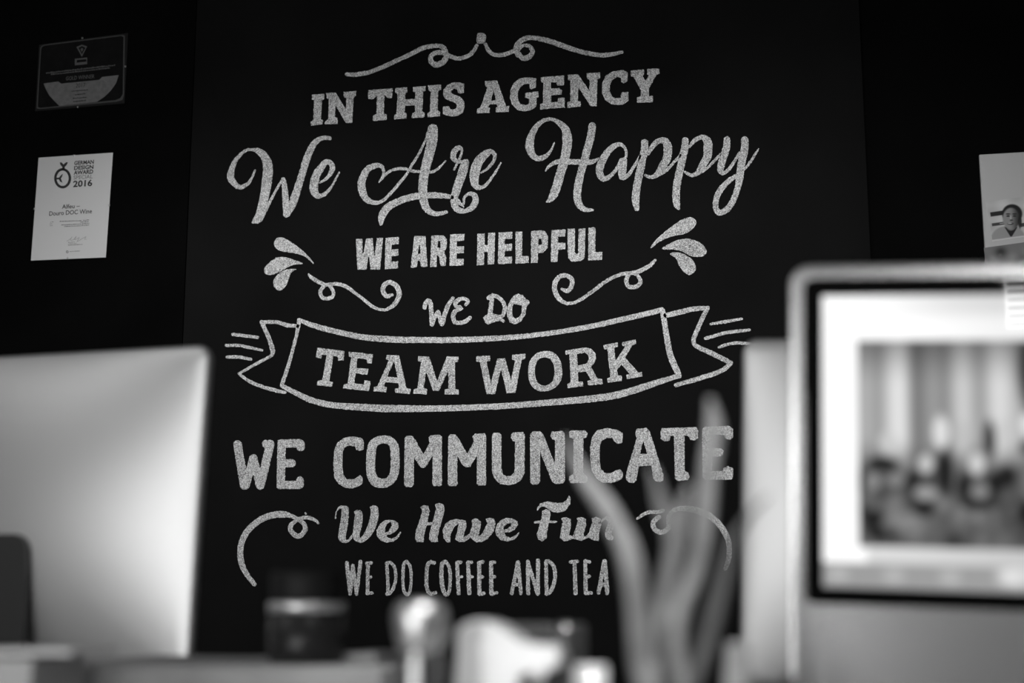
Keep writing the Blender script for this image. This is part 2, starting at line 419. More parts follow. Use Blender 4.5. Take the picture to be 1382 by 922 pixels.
d P 290,175 310,145 400,138 435,170 580,630 575,680 550,692 500,690 475,660 455,525 325,530 295,680 270,703 225,703 192,670 195,600 305,240 288,210
d H 370,265 410,405 335,405
@|letter T in COMMUNICATE
d P 550,170 565,140 920,128 938,160 935,240 905,265 865,260 830,215 795,215 798,580 835,600 848,640 830,675 720,685 698,660 690,215 650,220 640,265 590,275 553,245
@|letter E in COMMUNICATE
d P 980,150 1000,125 1260,115 1298,150 1300,230 1270,255 1225,245 1200,205 1085,208 1085,345 1170,345 1200,370 1195,415 1165,432 1085,430 1085,585 1195,580 1205,550 1250,532 1300,555 1300,645 1275,670 1010,672 985,640
@|capital W in the small We
e S 58,305,8 68,240,14 100,195,24 140,190,34 160,215,60
e S 160,210,72 158,280,76 145,380,80 130,460,80 130,510,74 155,540,40 195,535,24 230,490,24 255,450,24
e S 300,258,74 300,300,84 290,380,84 275,460,72 280,510,62 320,538,40
e S 460,210,80 465,270,84 440,370,84 405,450,76 360,510,60 320,538,40
e P 412,190 450,168 470,200 430,215
e P 250,235 290,218 300,250 262,262
@|letter e in the small We
e P 565,330 615,322 670,328 708,360 712,400 685,440 635,468 588,475 592,500 640,516 690,495 728,445 738,455 715,500 660,545 590,556 530,535 490,485 488,430 520,365
e H 630,342 642,375 612,438 570,455 575,400 600,355
@|capital H in Have
e P 940,190 975,170 1020,178 1035,230 1010,345 1065,345 1105,200 1092,165 1130,145 1180,165 1190,220 1140,400 1115,500 1122,545 1060,553 1030,520 1035,460 1055,375 1005,375 975,480 972,550 905,548 885,510 895,430 960,240 958,210
@|letters a and v in Have
f P 135,470 160,405 210,365 270,350 330,360 300,395 250,435 215,510 212,590 180,590 145,550
f P 300,370 330,358 375,370 380,430 355,500 350,540 390,520 420,490 440,420 437,365 455,348 495,348 530,380 520,460 500,540 545,500 580,430 600,390 582,350 620,338 665,350 682,400 660,480 600,555 540,588 480,588 420,545 360,585 310,588 260,560 280,500 300,400
@|letter e in Have
f P 800,340 850,345 905,375 912,410 880,460 830,485 765,490 790,530 840,545 890,520 925,490 920,515 880,560 800,582 740,570 690,520 678,470 695,410 740,360
f H 845,395 840,425 805,450 762,460 768,430 800,400
@|capital F in Fun
g P 190,270 195,230 225,190 300,170 400,185 460,180 500,150 522,108 538,140 530,200 480,265 410,285 340,270 285,230 240,215 210,240
g P 245,265 280,250 320,262 330,300 305,420 290,500 292,550 240,580 200,555 190,510 215,420 240,340
g L 170,385,22 230,380,26 390,380,22
@|letter u in Fun
g P 440,345 490,330 535,350 542,420 520,520 560,530 590,450 615,370 600,340 650,330 695,350 697,410 670,510 680,540 725,500 765,380 758,340 800,328 850,345 852,400 830,520 828,578 770,568 735,545 715,545 650,575 595,562 565,550 510,575 470,580 430,545 440,460 460,380
@|letter n in Fun
g S 845,390,20 890,345,24 930,350,50 960,390,72 935,470,70 930,530,66 960,545,50
@|letter W in WE beside COFFEE
i L 130,200,54 175,615,48
i L 175,615,48 212,235,50
i L 212,235,50 262,620,44
i L 262,620,44 315,182,52
@|letter E in WE beside COFFEE
i L 400,205,50 460,200,46
i L 415,220,48 412,610,48
i L 415,392,40 450,392,46
i L 405,612,48 470,605,44
@|letter D in DO beside COFFEE
i L 672,200,48 685,460,44 688,600,48
i S 670,205,50 720,192,40 770,250,44 792,350,44 785,460,42 750,560,44 710,610,46 672,620,44
@|letter O in DO beside COFFEE
i S 935,182,48 980,230,40 1000,360,40 995,500,40 980,590,40 945,630,44 905,580,44 890,480,40 892,330,44 900,220,46 935,182,48
@|letter C in COFFEE
i S 1310,200,50 1260,190,52 1220,240,52 1208,360,52 1208,480,52 1225,570,50 1270,618,50 1330,600,44
@|letter O in COFFEE
j S 360,185,56 320,210,54 308,320,56 312,440,56 330,560,56 375,630,50 415,570,44 425,440,44 425,320,46 400,230,42 365,185,50
@|first letter F in COFFEE
j L 520,195,52 565,190,48
j L 520,200,50 528,400,50 540,610,52
j L 535,390,34 582,384,36
@|second letter F in COFFEE
j L 665,195,50 715,190,42
j L 668,200,50 675,400,54 685,610,54
j L 680,390,40 725,384,40
@|first letter E in COFFEE
j L 812,200,50 865,185,50
j L 818,210,54 820,615,54
j L 825,385,50 858,390,50
j L 820,618,46 880,610,50
@|last letter E in COFFEE
j L 975,195,50 1030,190,44
j L 978,205,52 982,610,56
j L 985,385,50 1025,387,46
j L 990,618,48 1055,602,42
@|letter A in AND
k L 90,190,54 5,610,46
k L 92,190,54 130,610,46
k L 40,500,44 110,490,44
@|letter N in AND
k L 222,180,50 228,610,54
k L 225,180,46 355,615,50
k L 362,165,54 360,610,52
@|letter D in AND
k L 470,185,50 478,600,50
k S 470,180,48 510,180,48 570,240,50 592,340,52 585,450,52 550,550,52 510,605,50 475,618,50
@|letter T in TEA
k L 805,188,50 895,178,46
k L 855,190,52 868,610,56
@|letter E in TEA
k L 1000,175,52 1058,185,44
k L 1000,185,52 1005,600,56
k L 1010,380,44 1055,380,46
k L 1010,608,50 1080,605,44
@|letter A in TEA
k L 1258,175,58 1180,600,54
k L 1262,175,58 1298,605,56
k L 1215,500,52 1290,490,52
@|curling arc at the lower left
l S 920,240,20 880,205,32 800,180,40 740,190,40 700,205,40 640,255,46 630,310,50 680,365,52 730,370,52 780,310,50 770,250,46 720,210,40 640,165,44 560,150,64 450,155,66 320,205,64 200,300,62 130,420,62 108,550,62 130,680,60 190,790,50 255,870,46
l S 785,138,20 790,142,20
@|curling arc behind the plant at the lower right
m S 75,310,20 130,270,32 200,242,38 290,240,36 340,225,40
m S 300,290,48 240,350,50 260,420,50 330,450,50 400,400,50 400,300,44 430,240,40 500,205,50 600,205,60 700,225,66 820,275,66 920,360,62 1000,480,60 1030,600,56 1025,720,56 990,830,44
@|left half of the top flourish
n S 85,463,32 160,465,38 280,445,36 400,400,36 520,345,36 640,290,38 760,230,38 880,208,36 940,225,44 965,270,46 965,320,48 930,360,50 880,378,48 835,350,44 835,300,40 880,270,40 940,272,40 1000,300,36 1070,322,34 1150,305,34 1200,270,34 1242,205,30
@|dot at the centre of the top flourish
n Q 1245,105 1290,95 1318,115 1318,160 1300,185 1265,188 1240,175
@|right half of the top flourish
o S 68,195,30 90,245,34 135,285,34 200,292,36 270,275,36 330,250,36
o S 355,290,44 340,240,48 355,190,44 410,150,44 480,138,40 600,158,44 700,190,46 800,225,44 900,258,40 1000,280,40 1100,292,38 1200,283,36 1278,265,26
o S 345,270,44 400,318,46 455,305,48 485,255,40 450,210,34 395,210,30 355,240,40
'''
# ------------------------------------------------------------------ the room
def struct(o): o['kind'] = 'structure'; return o
X0, X1, Y0, Y1, ZC = -4.6, 3.4, -5.3, 0.018, 2.95
struct(box('floor', (X0 - .1, Y0 - .1, -0.1), (X1 + .1, 0.2, 0), M_FLOOR))
struct(box('ceiling', (X0 - .1, Y0 - .1, ZC), (X1 + .1, 0.2, ZC + .1), M_CEIL))
struct(box('wall_back', (X0 - .1, Y1, 0), (X1 + .1, 0.2, ZC), M_WALL))
struct(box('wall_left', (X0 - .1, Y0, 0), (X0, Y1, ZC), M_ROOM))
struct(box('wall_right', (X1, Y0, 0), (X1 + .1, Y1, ZC), M_ROOM))
# rear wall with two window openings
WINS = [(-2.3, -0.36, 0.10, 1.65), (0.60, 1.4, 1.72, 2.42)]
xs = [X0 - .1, WINS[0][0], WINS[0][1], WINS[1][0], WINS[1][1], X1 + .1]
bm = bmesh.new()
def addbox(bm, lo, hi):
    r = bmesh.ops.create_cube(bm, size=1); lo = Vector(lo); hi = Vector(hi); s = hi - lo; c = (lo + hi) / 2
    for v in r['verts']: v.co = Vector((v.co.x * s.x, v.co.y * s.y, v.co.z * s.z)) + c
for k in range(5):
    if k in (1, 3):
        wz = WINS[k // 2]
        addbox(bm, (xs[k], Y0 - .1, 0), (xs[k + 1], Y0, wz[2])); addbox(bm, (xs[k], Y0 - .1, wz[3]), (xs[k + 1], Y0, ZC))
    else: addbox(bm, (xs[k], Y0 - .1, 0), (xs[k + 1], Y0, ZC))
struct(from_bm('wall_front', bm, M_ROOM))
M_FRAME = mat('window_frame_paint', 0.4, 0.5)
M_SLAT = mat('blind_slat', 0.25, 0.5)
for n, (a, b, c, d) in enumerate(WINS):
    wn = struct(root('window_%d' % (n + 1), ((a + b) / 2, Y0, c), None, None))
    def P(x, y, z): return (x - (a + b) / 2, y - Y0, z - c)
    for nm, lo, hi in (('frame_side', (a, Y0 - .08, c), (a + .025, Y0 + .01, d)), ('frame_side', (b - .025, Y0 - .08, c), (b, Y0 + .01, d)),
                       ('frame_rail', (a, Y0 - .08, c), (b, Y0 + .01, c + .02)), ('frame_rail', (a, Y0 - .08, d - .05), (b, Y0 + .01, d))):
        box(nm, P(*lo), P(*hi), M_FRAME, wn)
    if n == 1:
        zz = c + .03
        bm0 = bmesh.new(); addbox(bm0, (a - (a + b) / 2 + .03, -.0085, -.0006), (b - (a + b) / 2 - .03, .0085, .0006))
        me0 = bpy.data.meshes.new('slat'); bm0.to_mesh(me0); bm0.free(); me0.materials.append(M_SLAT)
        while zz < d - .06:
            s = bpy.data.objects.new('slat', me0); COL.objects.link(s); s.parent = wn
            s.location = (0, 0.03, zz - c); s.rotation_euler = (math.radians(38), 0, 0); zz += .0265
# glowing plate added outside the blind window in place of the overcast sky
M_SKY = bpy.data.materials.new('overcast_sky_glow'); M_SKY.use_nodes = True
_b = M_SKY.node_tree.nodes['Principled BSDF']; _b.inputs['Base Color'].default_value = (0, 0, 0, 1)
_b.inputs['Emission Color'].default_value = (1, 1, 1, 1); _b.inputs['Emission Strength'].default_value = 10.0
struct(box('window_3', (0.45, Y0 - .16, 1.6), (1.55, Y0 - .14, 2.5), M_SKY))

# ------------------------------------------------------------------ chalkboard
BX0 = at(249.3, 400, 0).x; BX1 = at(1173, 300, 0).x
board = box('chalkboard', (BX0, 0.0, 0.30), (BX1, 0.0178, 2.93), M_BOARD, bevel=0.0012, seg=1)
tag(board, 'tall matte black chalkboard covered in white chalk lettering and flourishes on the wall', 'chalkboard')
tag(box('wall_panel', (BX0 - 1.35, 0.0035, 0.30), (BX0 - 0.004, 0.0178, 2.93), M_WALL, bevel=0.0012, seg=1),
    'plain black panel left of the chalkboard behind the two award frames', 'panel')

CROPS = dict(A=(410, 85, 10.014), B=(530, 85, 10.014), C=(640, 80, 10.014), D=(760, 75, 10.014), E=(300, 160, 6.009),
    F=(470, 160, 6.009), G=(690, 150, 6.009), h=(810, 150, 6.009), I=(470, 295, 10.014), J=(570, 290, 10.014),
    K=(690, 290, 10.014), M=(565, 375, 8.6375), N=(345, 310, 6.581), O=(740, 285, 6.2727), Q=(415, 455, 10.014),
    R=(530, 455, 10.014), T=(630, 450, 10.014), U=(740, 445, 10.014), V=(295, 415, 6.009), W=(800, 400, 6.009),
    a=(310, 570, 7.678), b=(470, 570, 7.678), c=(640, 565, 7.678), d=(820, 560, 7.678), e=(445, 660, 7.678),
    f=(580, 655, 7.678), g=(700, 655, 7.678), i=(455, 740, 10.014), j=(565, 740, 10.014), k=(690, 740, 10.014),
    l=(310, 675, 7.678), m=(850, 660, 7.678), n=(455, 30, 6.581), o=(645, 30, 6.581), p=(0, 0, 1.0))

def catmull(P, closed=False, n=6):
    P = np.asarray(P, float)
    if len(P) < 3 and not closed: return P
    if closed: Q = np.vstack([P[-1], P, P[0], P[1]])
    else: Q = np.vstack([2 * P[0] - P[1], P, 2 * P[-1] - P[-2]])
    out = []
    for i in range(1, len(Q) - 2):
        p0, p1, p2, p3 = Q[i - 1], Q[i], Q[i + 1], Q[i + 2]
        for t in np.arange(n) / n:
            out.append(0.5 * (2 * p1 + (p2 - p0) * t + (2 * p0 - 5 * p1 + 4 * p2 - p3) * t * t + (3 * p1 - p0 - 3 * p2 + p3) * t ** 3))
    if not closed: out.append(Q[-2])
    return np.array(out)

def poly_sdf(GX, GY, P):
    d = np.full(GX.shape, 1e9); ins = np.zeros(GX.shape, bool); n = len(P)
    for k in range(n):
        x0, y0 = P[k]; x1, y1 = P[(k + 1) % n]; ex, ey = x1 - x0, y1 - y0
        wx, wy = GX - x0, GY - y0; L = ex * ex + ey * ey + 1e-12
        t = np.clip((wx * ex + wy * ey) / L, 0, 1)
        d = np.minimum(d, (wx - t * ex) ** 2 + (wy - t * ey) ** 2)
        c = (y0 > GY) != (y1 > GY)
        if y1 != y0: ins ^= c & (GX < (x1 - x0) * (GY - y0) / (y1 - y0) + x0)
    d = np.sqrt(d); return np.where(ins, -d, d)

def stroke_sdf(GX, GY, P):
    d = np.full(GX.shape, 1e9)
    for k in range(len(P) - 1):
        x0, y0, w0 = P[k]; x1, y1, w1 = P[k + 1]; ex, ey = x1 - x0, y1 - y0
        wx, wy = GX - x0, GY - y0; L = ex * ex + ey * ey + 1e-12
        t = np.clip((wx * ex + wy * ey) / L, 0, 1)
        d = np.minimum(d, np.hypot(wx - t * ex, wy - t * ey) - 0.5 * (w0 + (w1 - w0) * t))
    return d

RNG = np.random.default_rng(7)
def smooth_noise(shape, cell):
    h, w_ = int(shape[0] / cell) + 3, int(shape[1] / cell) + 3
    g = RNG.normal(size=(h, w_)); yy, xx = np.mgrid[0:shape[0], 0:shape[1]] / cell
    iy, ix = yy.astype(int), xx.astype(int); fy, fx = yy - iy, xx - ix
    return (g[iy, ix] * (1 - fy) * (1 - fx) + g[iy + 1, ix] * fy * (1 - fx) + g[iy, ix + 1] * (1 - fy) * fx + g[iy + 1, ix + 1] * fy * fx)

CASES = {1: [(0, 'L', 'B')], }
def contour_mesh(X, Y, S, plane_y, thick):
    """marching squares: the area S < 0 as faces plus a skirt back to the board"""
    ny, nx = S.shape; verts = []; faces = []; cache = {}
    ins = S < 0
    def node(i, j):
        k = ('n', i, j)
        if k not in cache: cache[k] = len(verts); verts.append((X[j], Y[i]))
        return cache[k]
    def cut(i0, j0, i1, j1):
        if (i1, j1) < (i0, j0): i0, j0, i1, j1 = i1, j1, i0, j0
        k = (i0, j0, i1, j1)
        if k not in cache:
            a, b = S[i0, j0], S[i1, j1]; t = min(max(a / (a - b), .02), .98)
            cache[k] = len(verts); verts.append((X[j0] + (X[j1] - X[j0]) * t, Y[i0] + (Y[i1] - Y[i0]) * t))
        return cache[k]
    skirt = []
    cnt = ins[:-1, :-1].astype(int) + ins[1:, :-1] + ins[:-1, 1:] + ins[1:, 1:]
    for i, j in zip(*np.nonzero(cnt)):
        i = int(i); j = int(j)
        cs = [(i, j), (i, j + 1), (i + 1, j + 1), (i + 1, j)]
        fl = [bool(ins[c]) for c in cs]
        if all(fl): faces.append([node(*c) for c in cs]); continue
        poly = []; cuts = []
        for k in range(4):
            c0, c1 = cs[k], cs[(k + 1) % 4]
            if fl[k]: poly.append(node(*c0))
            if fl[k] != fl[(k + 1) % 4]:
                v = cut(*c0, *c1); poly.append(v); cuts.append((len(poly) - 1, v, fl[k]))
        if len(poly) >= 3: faces.append(poly)
        for q in range(len(cuts)):
            if cuts[q][2]: skirt.append((cuts[q][1], cuts[(q + 1) % len(cuts)][1]))
    V = np.array(verts); n = len(V)
    F = at(V[:, 0], V[:, 1], plane_y)
    B = F.copy(); B[:, 1] = plane_y + thick
    used = sorted({v for s in skirt for v in s}); idx = {v: n + q for q, v in enumerate(used)}
    allv = [tuple(v) for v in F] + [tuple(B[v]) for v in used]
    for a, b in skirt: faces.append([b, a, idx[a], idx[b]])
    return allv, faces

def chalk_shape(spec, label, step=0.62):
    ops = []
    for line in spec:
        c, kind, *pts = line.split(); ox, oy, sc = CROPS[c]
        P = np.array([[float(v) for v in p.split(',')] for p in pts])
        P[:, 0] = P[:, 0] / sc + ox; P[:, 1] = P[:, 1] / sc + oy
        if P.shape[1] == 3: P[:, 2] /= sc
        if kind == 'S': P = catmull(P)
        if kind in 'QK' : P = catmull(P, True, 4)
        ops.append((kind, P))
    A = np.vstack([np.c_[P[:, :2]] for _, P in ops]); pad = 7
    X = np.arange(A[:, 0].min() - pad, A[:, 0].max() + pad, step); Y = np.arange(A[:, 1].min() - pad, A[:, 1].max() + pad, step)
    GX, GY = np.meshgrid(X, Y); S = np.full(GX.shape, 1e9)
    for kind, P in ops:
        if kind in 'PQ': S = np.minimum(S, poly_sdf(GX, GY, P) - 0.15)
        elif kind in 'SL': S = np.minimum(S, stroke_sdf(GX, GY, P))
    for kind, P in ops:
        if kind in 'HK': S = np.maximum(S, -(poly_sdf(GX, GY, P)) + 0.1)
    S = S + 0.26 * smooth_noise(S.shape, 2.6) + 0.12 * smooth_noise(S.shape, 1.3)
    v, f = contour_mesh(X, Y, S, -0.0008, 0.0007)
    name = 'chalk_letter' if 'letter' in label or 'capital' in label else 'chalk_flourish'
    me = bpy.data.meshes.new(name); me.from_pydata(v, [], f); me.update()
    o = link(name, me, M_CHALK, board); o['label'] = 'chalk ' + label if not label.startswith('chalk') else label
    return o

for blk in GLYPHS.strip().split('@|')[1:]:
    ls = blk.strip().split('\n'); chalk_shape(ls[1:], ls[0].strip())

# ------------------------------------------------------------------ framed awards on the wall
WALLF = 0.0035                       # front of the black panel
def flat(name, pts, Y, mat_, parent, th=0.0002):
    """thin printed shape, outline given in picture pixels on the plane y = Y"""
    q = [at(x, y, Y) for x, y in pts]
    me = bpy.data.meshes.new(name); n = len(q); pl = parent.location if parent else Vector()
    vs = [tuple(v - pl) for v in q] + [tuple(v - pl + Vector((0, th, 0))) for v in q]
    fs = [list(range(n)), list(range(2 * n - 1, n - 1, -1))] + [[k, k + n, (k + 1) % n + n, (k + 1) % n] for k in range(n)]
    me.from_pydata(vs, [], fs); me.update()
    bm = bmesh.new(); bm.from_mesh(me); bmesh.ops.recalc_face_normals(bm, faces=bm.faces[:]); bm.to_mesh(me); bm.free()
    return link(name, me, mat_, parent)

def text(s, x0, y0, x1, ytop, Y, mat_, parent, name='lettering', bold=0.0, shear=0.0, aspect=None):
    """built-in font, from the baseline pixel (x0,y0) to the baseline right end (x1, ..), capital height to ytop"""
    cu = bpy.data.curves.new('t', 'FONT'); cu.body = s; cu.size = 1; cu.offset = bold; cu.shear = shear; cu.resolution_u = 3
    o = bpy.data.objects.new('t', cu); COL.objects.link(o)
    me = bpy.data.meshes.new_from_object(o.evaluated_get(bpy.context.evaluated_depsgraph_get()))
    bpy.data.objects.remove(o)
    co = np.array([v.co[:] for v in me.vertices]); x_min, x_max = co[:, 0].min(), co[:, 0].max()
    a = at(x0, y0, Y); b = at(x1, y0, Y); t = at(x0, ytop, Y); H = t.z - a.z; Wd = b.x - a.x
    pl = parent.location
    for v in me.vertices:
        u = (v.co.x - x_min) / (x_max - x_min)
        v.co = Vector((a.x + u * Wd, Y, a.z + v.co.y / 0.70 * H)) - pl
    me.name = name; me.materials.clear()
    return link(name, me, mat_, parent)

# lower award: white certificate in a clip frame
c = at(97, 351, WALLF)
cert = root('award_certificate', (c.x, WALLF, c.z), 'white award certificate reading German Design Award, clipped frameless at left', 'certificate')
quad = [(52.1, 212.9), (152.5, 206), (142.9, 347.4), (41.7, 351.7)]
PAPY = WALLF - 0.0042
p = flat('backing_board', quad, WALLF - 0.004, M_DARKPL, cert, 0.0038)
flat('paper', quad, PAPY - 0.0004, M_CERT, cert, 0.0004)
IY = PAPY - 0.0007
def cp(x, y): return (30 + x / 9.871, 190 + y / 9.871)
def cp2(x, y): return (30 + x / 9.871, 270 + y / 9.871)
for s, l, r, yb, yt, bd, m_ in (('GERMAN', 692, 952, 322, 272, .032, M_INK), ('DESIGN', 690, 947, 388, 338, .032, M_INK),
                       ('AWARD', 685, 943, 452, 400, .032, M_INK), ('SPECIAL', 682, 935, 516, 466, .0, M_INK2), ('2016', 676, 930, 616, 536, .03, M_INK)):
    x0, y0 = cp(l, yb); x1, _ = cp(r, yb); _, yt_ = cp(l, yt)
    text(s, x0, y0, x1, yt_, IY, m_, cert, bold=bd)
for s, l, r, yb, yt in (('Alfeu –', 528, 765, 118, 62), ('Douro DOC Wine', 358, 925, 210, 152)):
    x0, y0 = cp2(l, yb); x1, _ = cp2(r, yb); _, yt_ = cp2(l, yt); text(s, x0, y0, x1, yt_, IY, M_INK, cert, bold=.012)
def line_of_print(pts, h, m_=M_INK3):
    """a run of tiny illegible print: short uneven dashes"""
    rnd = random.Random(int(pts[0] * 7 + pts[1]))
    (xa, ya, xb, yb) = pts; n = max(3, int((xb - xa) / 1.6)); bmv = []; x = xa
    vs = []; fs = []
    while x < xb - .3:
        w_ = rnd.uniform(1.0, 3.4); x2 = min(x + w_, xb); y = ya + (yb - ya) * (x - xa) / (xb - xa)
        hh = h * rnd.uniform(.7, 1.1)
        q = [at(x, y, IY), at(x2, y + (yb - ya) * (x2 - x) / (xb - xa), IY), at(x2, y - hh, IY), at(x, y - hh, IY)]
        k = len(vs); vs += [tuple(v - cert.location) for v in q]; fs.append([k, k + 1, k + 2, k + 3]); x = x2 + rnd.uniform(.3, .7)
    me = bpy.data.meshes.new('small_print'); me.from_pydata(vs, [], fs); link('small_print', me, m_, cert)
for a in ((500, 290, 790, 280), (810, 278, 895, 268), (775, 300, 893, 293), (522, 338, 893, 318), (560, 358, 888, 340),
          (372, 300, 418, 294), (368, 325, 400, 321), (370, 347, 405, 343), (612, 570, 700, 562), (612, 590, 725, 580), (612, 608, 805, 595), (630, 692, 768, 684)):
    q0 = cp2(a[0], a[1]); q1 = cp2(a[2], a[3]); line_of_print((*q0, *q1), 1.1, M_INK2 if a[0] > 420 and a[1] < 400 else M_INK3)
# signature
def ribbon(pts, w_, Y, m_, parent, name):
    P = catmull([list(p) + [w_] for p in pts]); P = P[:, :2]; vs = []; fs = []
    for k in range(len(P)):
        t = P[min(k + 1, len(P) - 1)] - P[max(k - 1, 0)]; t = t / (np.linalg.norm(t) + 1e-9); nn = np.array([-t[1], t[0]]) * w_ / 2
        for sgn in (-1, 1):
            q = P[k] + sgn * nn; vs.append(tuple(at(q[0], q[1], Y) - parent.location))
    for k in range(len(P) - 1): fs.append([2 * k, 2 * k + 1, 2 * k + 3, 2 * k + 2])
    me = bpy.data.meshes.new(name); me.from_pydata(vs, [], fs); return link(name, me, m_, parent)
ribbon([cp2(*q) for q in ((590, 550), (640, 520), (665, 490), (640, 535), (680, 530), (720, 485), (700, 530), (760, 500), (730, 555), (790, 520), (850, 488), (830, 520), (862, 520))], .45, IY, M_INK3, cert, 'signature')
# emblem: ring with a small tail fin and an inner fin
def ring(cx, cy, rx, ry, wd, Y, m_, parent, name):
    vs = []; fs = []; n = 40
    for k in range(n):
        a = 2 * math.pi * k / n
        for s in (1, -1):
            r1, r2 = rx + s * wd / 2, ry + s * wd / 2
            vs.append(tuple(at(cx + r1 * math.cos(a), cy + r2 * math.sin(a), Y) - parent.location))
        k2 = (k + 1) % n; fs.append([2 * k, 2 * k + 1, 2 * k2 + 1, 2 * k2])
    me = bpy.data.meshes.new(name); me.from_pydata(vs, [], fs); return link(name, me, m_, parent)
ex, ey = cp(538, 500)
ring(ex, ey, 9.8, 12.0, 3.4, IY, M_INK, cert, 'emblem_ring')
flat('emblem_fin', [cp(*q) for q in ((500, 290), (520, 285), (550, 315), (585, 285), (608, 290), (590, 325), (565, 350), (570, 385), (525, 385), (535, 350), (510, 325))], IY, M_INK, cert, .0001)
flat('emblem_fin', [cp(*q) for q in ((445, 495), (490, 490), (520, 455), (542, 440), (530, 480), (515, 500), (525, 530), (535, 560), (505, 545), (490, 515), (445, 515))], IY, M_INK, cert, .0001)
q = cp2(600, 690); ring(q[0], q[1], 1.2, 1.5, .7, IY, M_INK, cert, 'small_emblem')
def clip(x, y, parent, Y):
    v = at(x, y, Y); box('clip', tuple(v - parent.location + Vector((-.0025, -.002, -.003))), tuple(v - parent.location + Vector((.0025, .002, .003))), M_CLIP, parent, bevel=.001)
for x, y in ((100, 210.2), (46.6, 282), (147.6, 277), (91.5, 348.8)): clip(x, y, cert, PAPY)

# upper award: dark certificate
c = at(110, 147, WALLF)
aw = root('award_certificate', (c.x, WALLF, c.z), 'dark award certificate with a pale fan shape reading Gold Winner 2017, upper left', 'certificate')
def cq(x, y): return (30 + x / 6.588, 30 + y / 6.588)
M_AC = mat('clear_cover_edge', 0.012, 0.4, spec=.3); M_DK = mat('dark_certificate_print', 0.006, 0.6, spec=.15, noise=(40, .004, .008)); M_FAN = mat('grey_fan_print', 0.17, 0.6, noise=(90, .14, .20))
M_RIM = mat('pale_worn_rim', 0.075, 0.5); M_DKINK = mat('grey_print', 0.11, 0.6)
flat('cover_plate', [cq(150, 200), cq(942, 95), cq(910, 722), cq(115, 792)], WALLF - .0035, M_AC, aw, .0034)
rim = [(160, 235), (168, 212), (195, 200), (890, 113), (912, 120), (905, 650), (890, 690), (840, 706), (150, 772), (127, 765), (150, 400)]
flat('card_rim', [cq(*q) for q in rim], WALLF - .0041, M_RIM, aw, .0005)
inner = [(168, 240), (176, 220), (200, 208), (880, 122), (900, 132), (893, 640), (870, 675), (830, 692), (160, 762), (138, 752), (158, 400)]
flat('card', [cq(*q) for q in inner], WALLF - .0046, M_DK, aw, .0004)
AY = WALLF - .0049
flat('fan_print', [cq(*q) for q in ((190, 545), (320, 527), (348, 546), (685, 512), (712, 486), (858, 470), (835, 540), (790, 605), (735, 660), (665, 708), (330, 745), (285, 700), (240, 650), (212, 600))], AY, M_FAN, aw, .0001)
def aw_text(s, l, ybl, r, ybr, h, m_, bd=0):
    x0, y0 = cq(l, ybl); x1, y1 = cq(r, ybr); xt, yt = cq(l, ybl - h); text(s, x0, (y0 + y1) / 2, x1, (y0 + y1) / 2 - h / 6.588, AY - .0001, m_, aw, bold=bd)
aw_text('GOLD WINNER', 388, 530, 640, 505, 34, M_DKINK, .01)
aw_text('2017', 475, 586, 560, 578, 38, M_INK, .0)
for (a, b_, c_, d, m_, h) in ((440, 618, 585, 606, M_INK, 1.6), (470, 650, 560, 640, M_INK, 1.6), (450, 682, 572, 672, M_INK, 1.6), (455, 712, 565, 700, M_INK, 1.8),
                              (212, 458, 825, 388, M_DKINK, 2.0), (255, 470, 780, 412, M_DKINK, 2.0)):
    IY_, IY = IY, AY - .0001; ce, cert_ = aw, cert; cert = aw
    line_of_print((*cq(a, b_), *cq(c_, d)), h, m_); IY = IY_; cert = cert_
for tri in ([(482, 220), (530, 200), (577, 215), (530, 308)],): flat('emblem_shield', [cq(*q) for q in tri], AY, M_DKINK, aw, .0001)
flat('emblem_shield_centre', [cq(*q) for q in ((500, 228), (530, 212), (562, 226), (530, 285))], AY - .0001, M_DK, aw, .0001)
flat('emblem_shield_centre', [cq(*q) for q in ((518, 240), (530, 228), (544, 238), (530, 265))], AY - .0002, M_DKINK, aw, .0001)
flat('emblem_plate', [cq(*q) for q in ((468, 325), (577, 314), (577, 372), (468, 384))], AY, M_DKINK, aw, .0001)
flat('emblem_plate_bar', [cq(*q) for q in ((485, 336), (570, 328), (570, 350), (485, 360))], AY - .0001, M_DK, aw, .0001)
for x, y in ((535, 142), (917, 394), (494, 755)): clip(*cq(x, y), aw, WALLF - .0035)

# ------------------------------------------------------------------ pale pinned sheet and two photographs, right
def tone_grid(name, P0, ex, ez, nx, nz, fn, m_, parent, Y):
    """flat print as a fine grid with a tone per vertex; fn(u,v) with u,v in metres from the top left"""
    u = np.linspace(0, ex, nx); v = np.linspace(0, ez, nz); U, V_ = np.meshgrid(u, v)
    T = np.clip(fn(U, V_), 0, 1.6)
    vs = np.stack([P0.x + U, np.full(U.shape, Y), P0.z - V_], -1).reshape(-1, 3) - np.array(parent.location)
    i = np.arange(nx * nz).reshape(nz, nx)
    fs = np.stack([i[1:, :-1], i[1:, 1:], i[:-1, 1:], i[:-1, :-1]], -1).reshape(-1, 4)
    me = bpy.data.meshes.new(name); me.from_pydata(vs.tolist(), [], fs.tolist()); me.update()
    ca = me.color_attributes.new('tone', 'FLOAT_COLOR', 'POINT'); t = T.reshape(-1)
    ca.data.foreach_set('color', np.stack([t, t, t, np.ones_like(t)], -1).reshape(-1))
    return link(name, me, m_, parent)

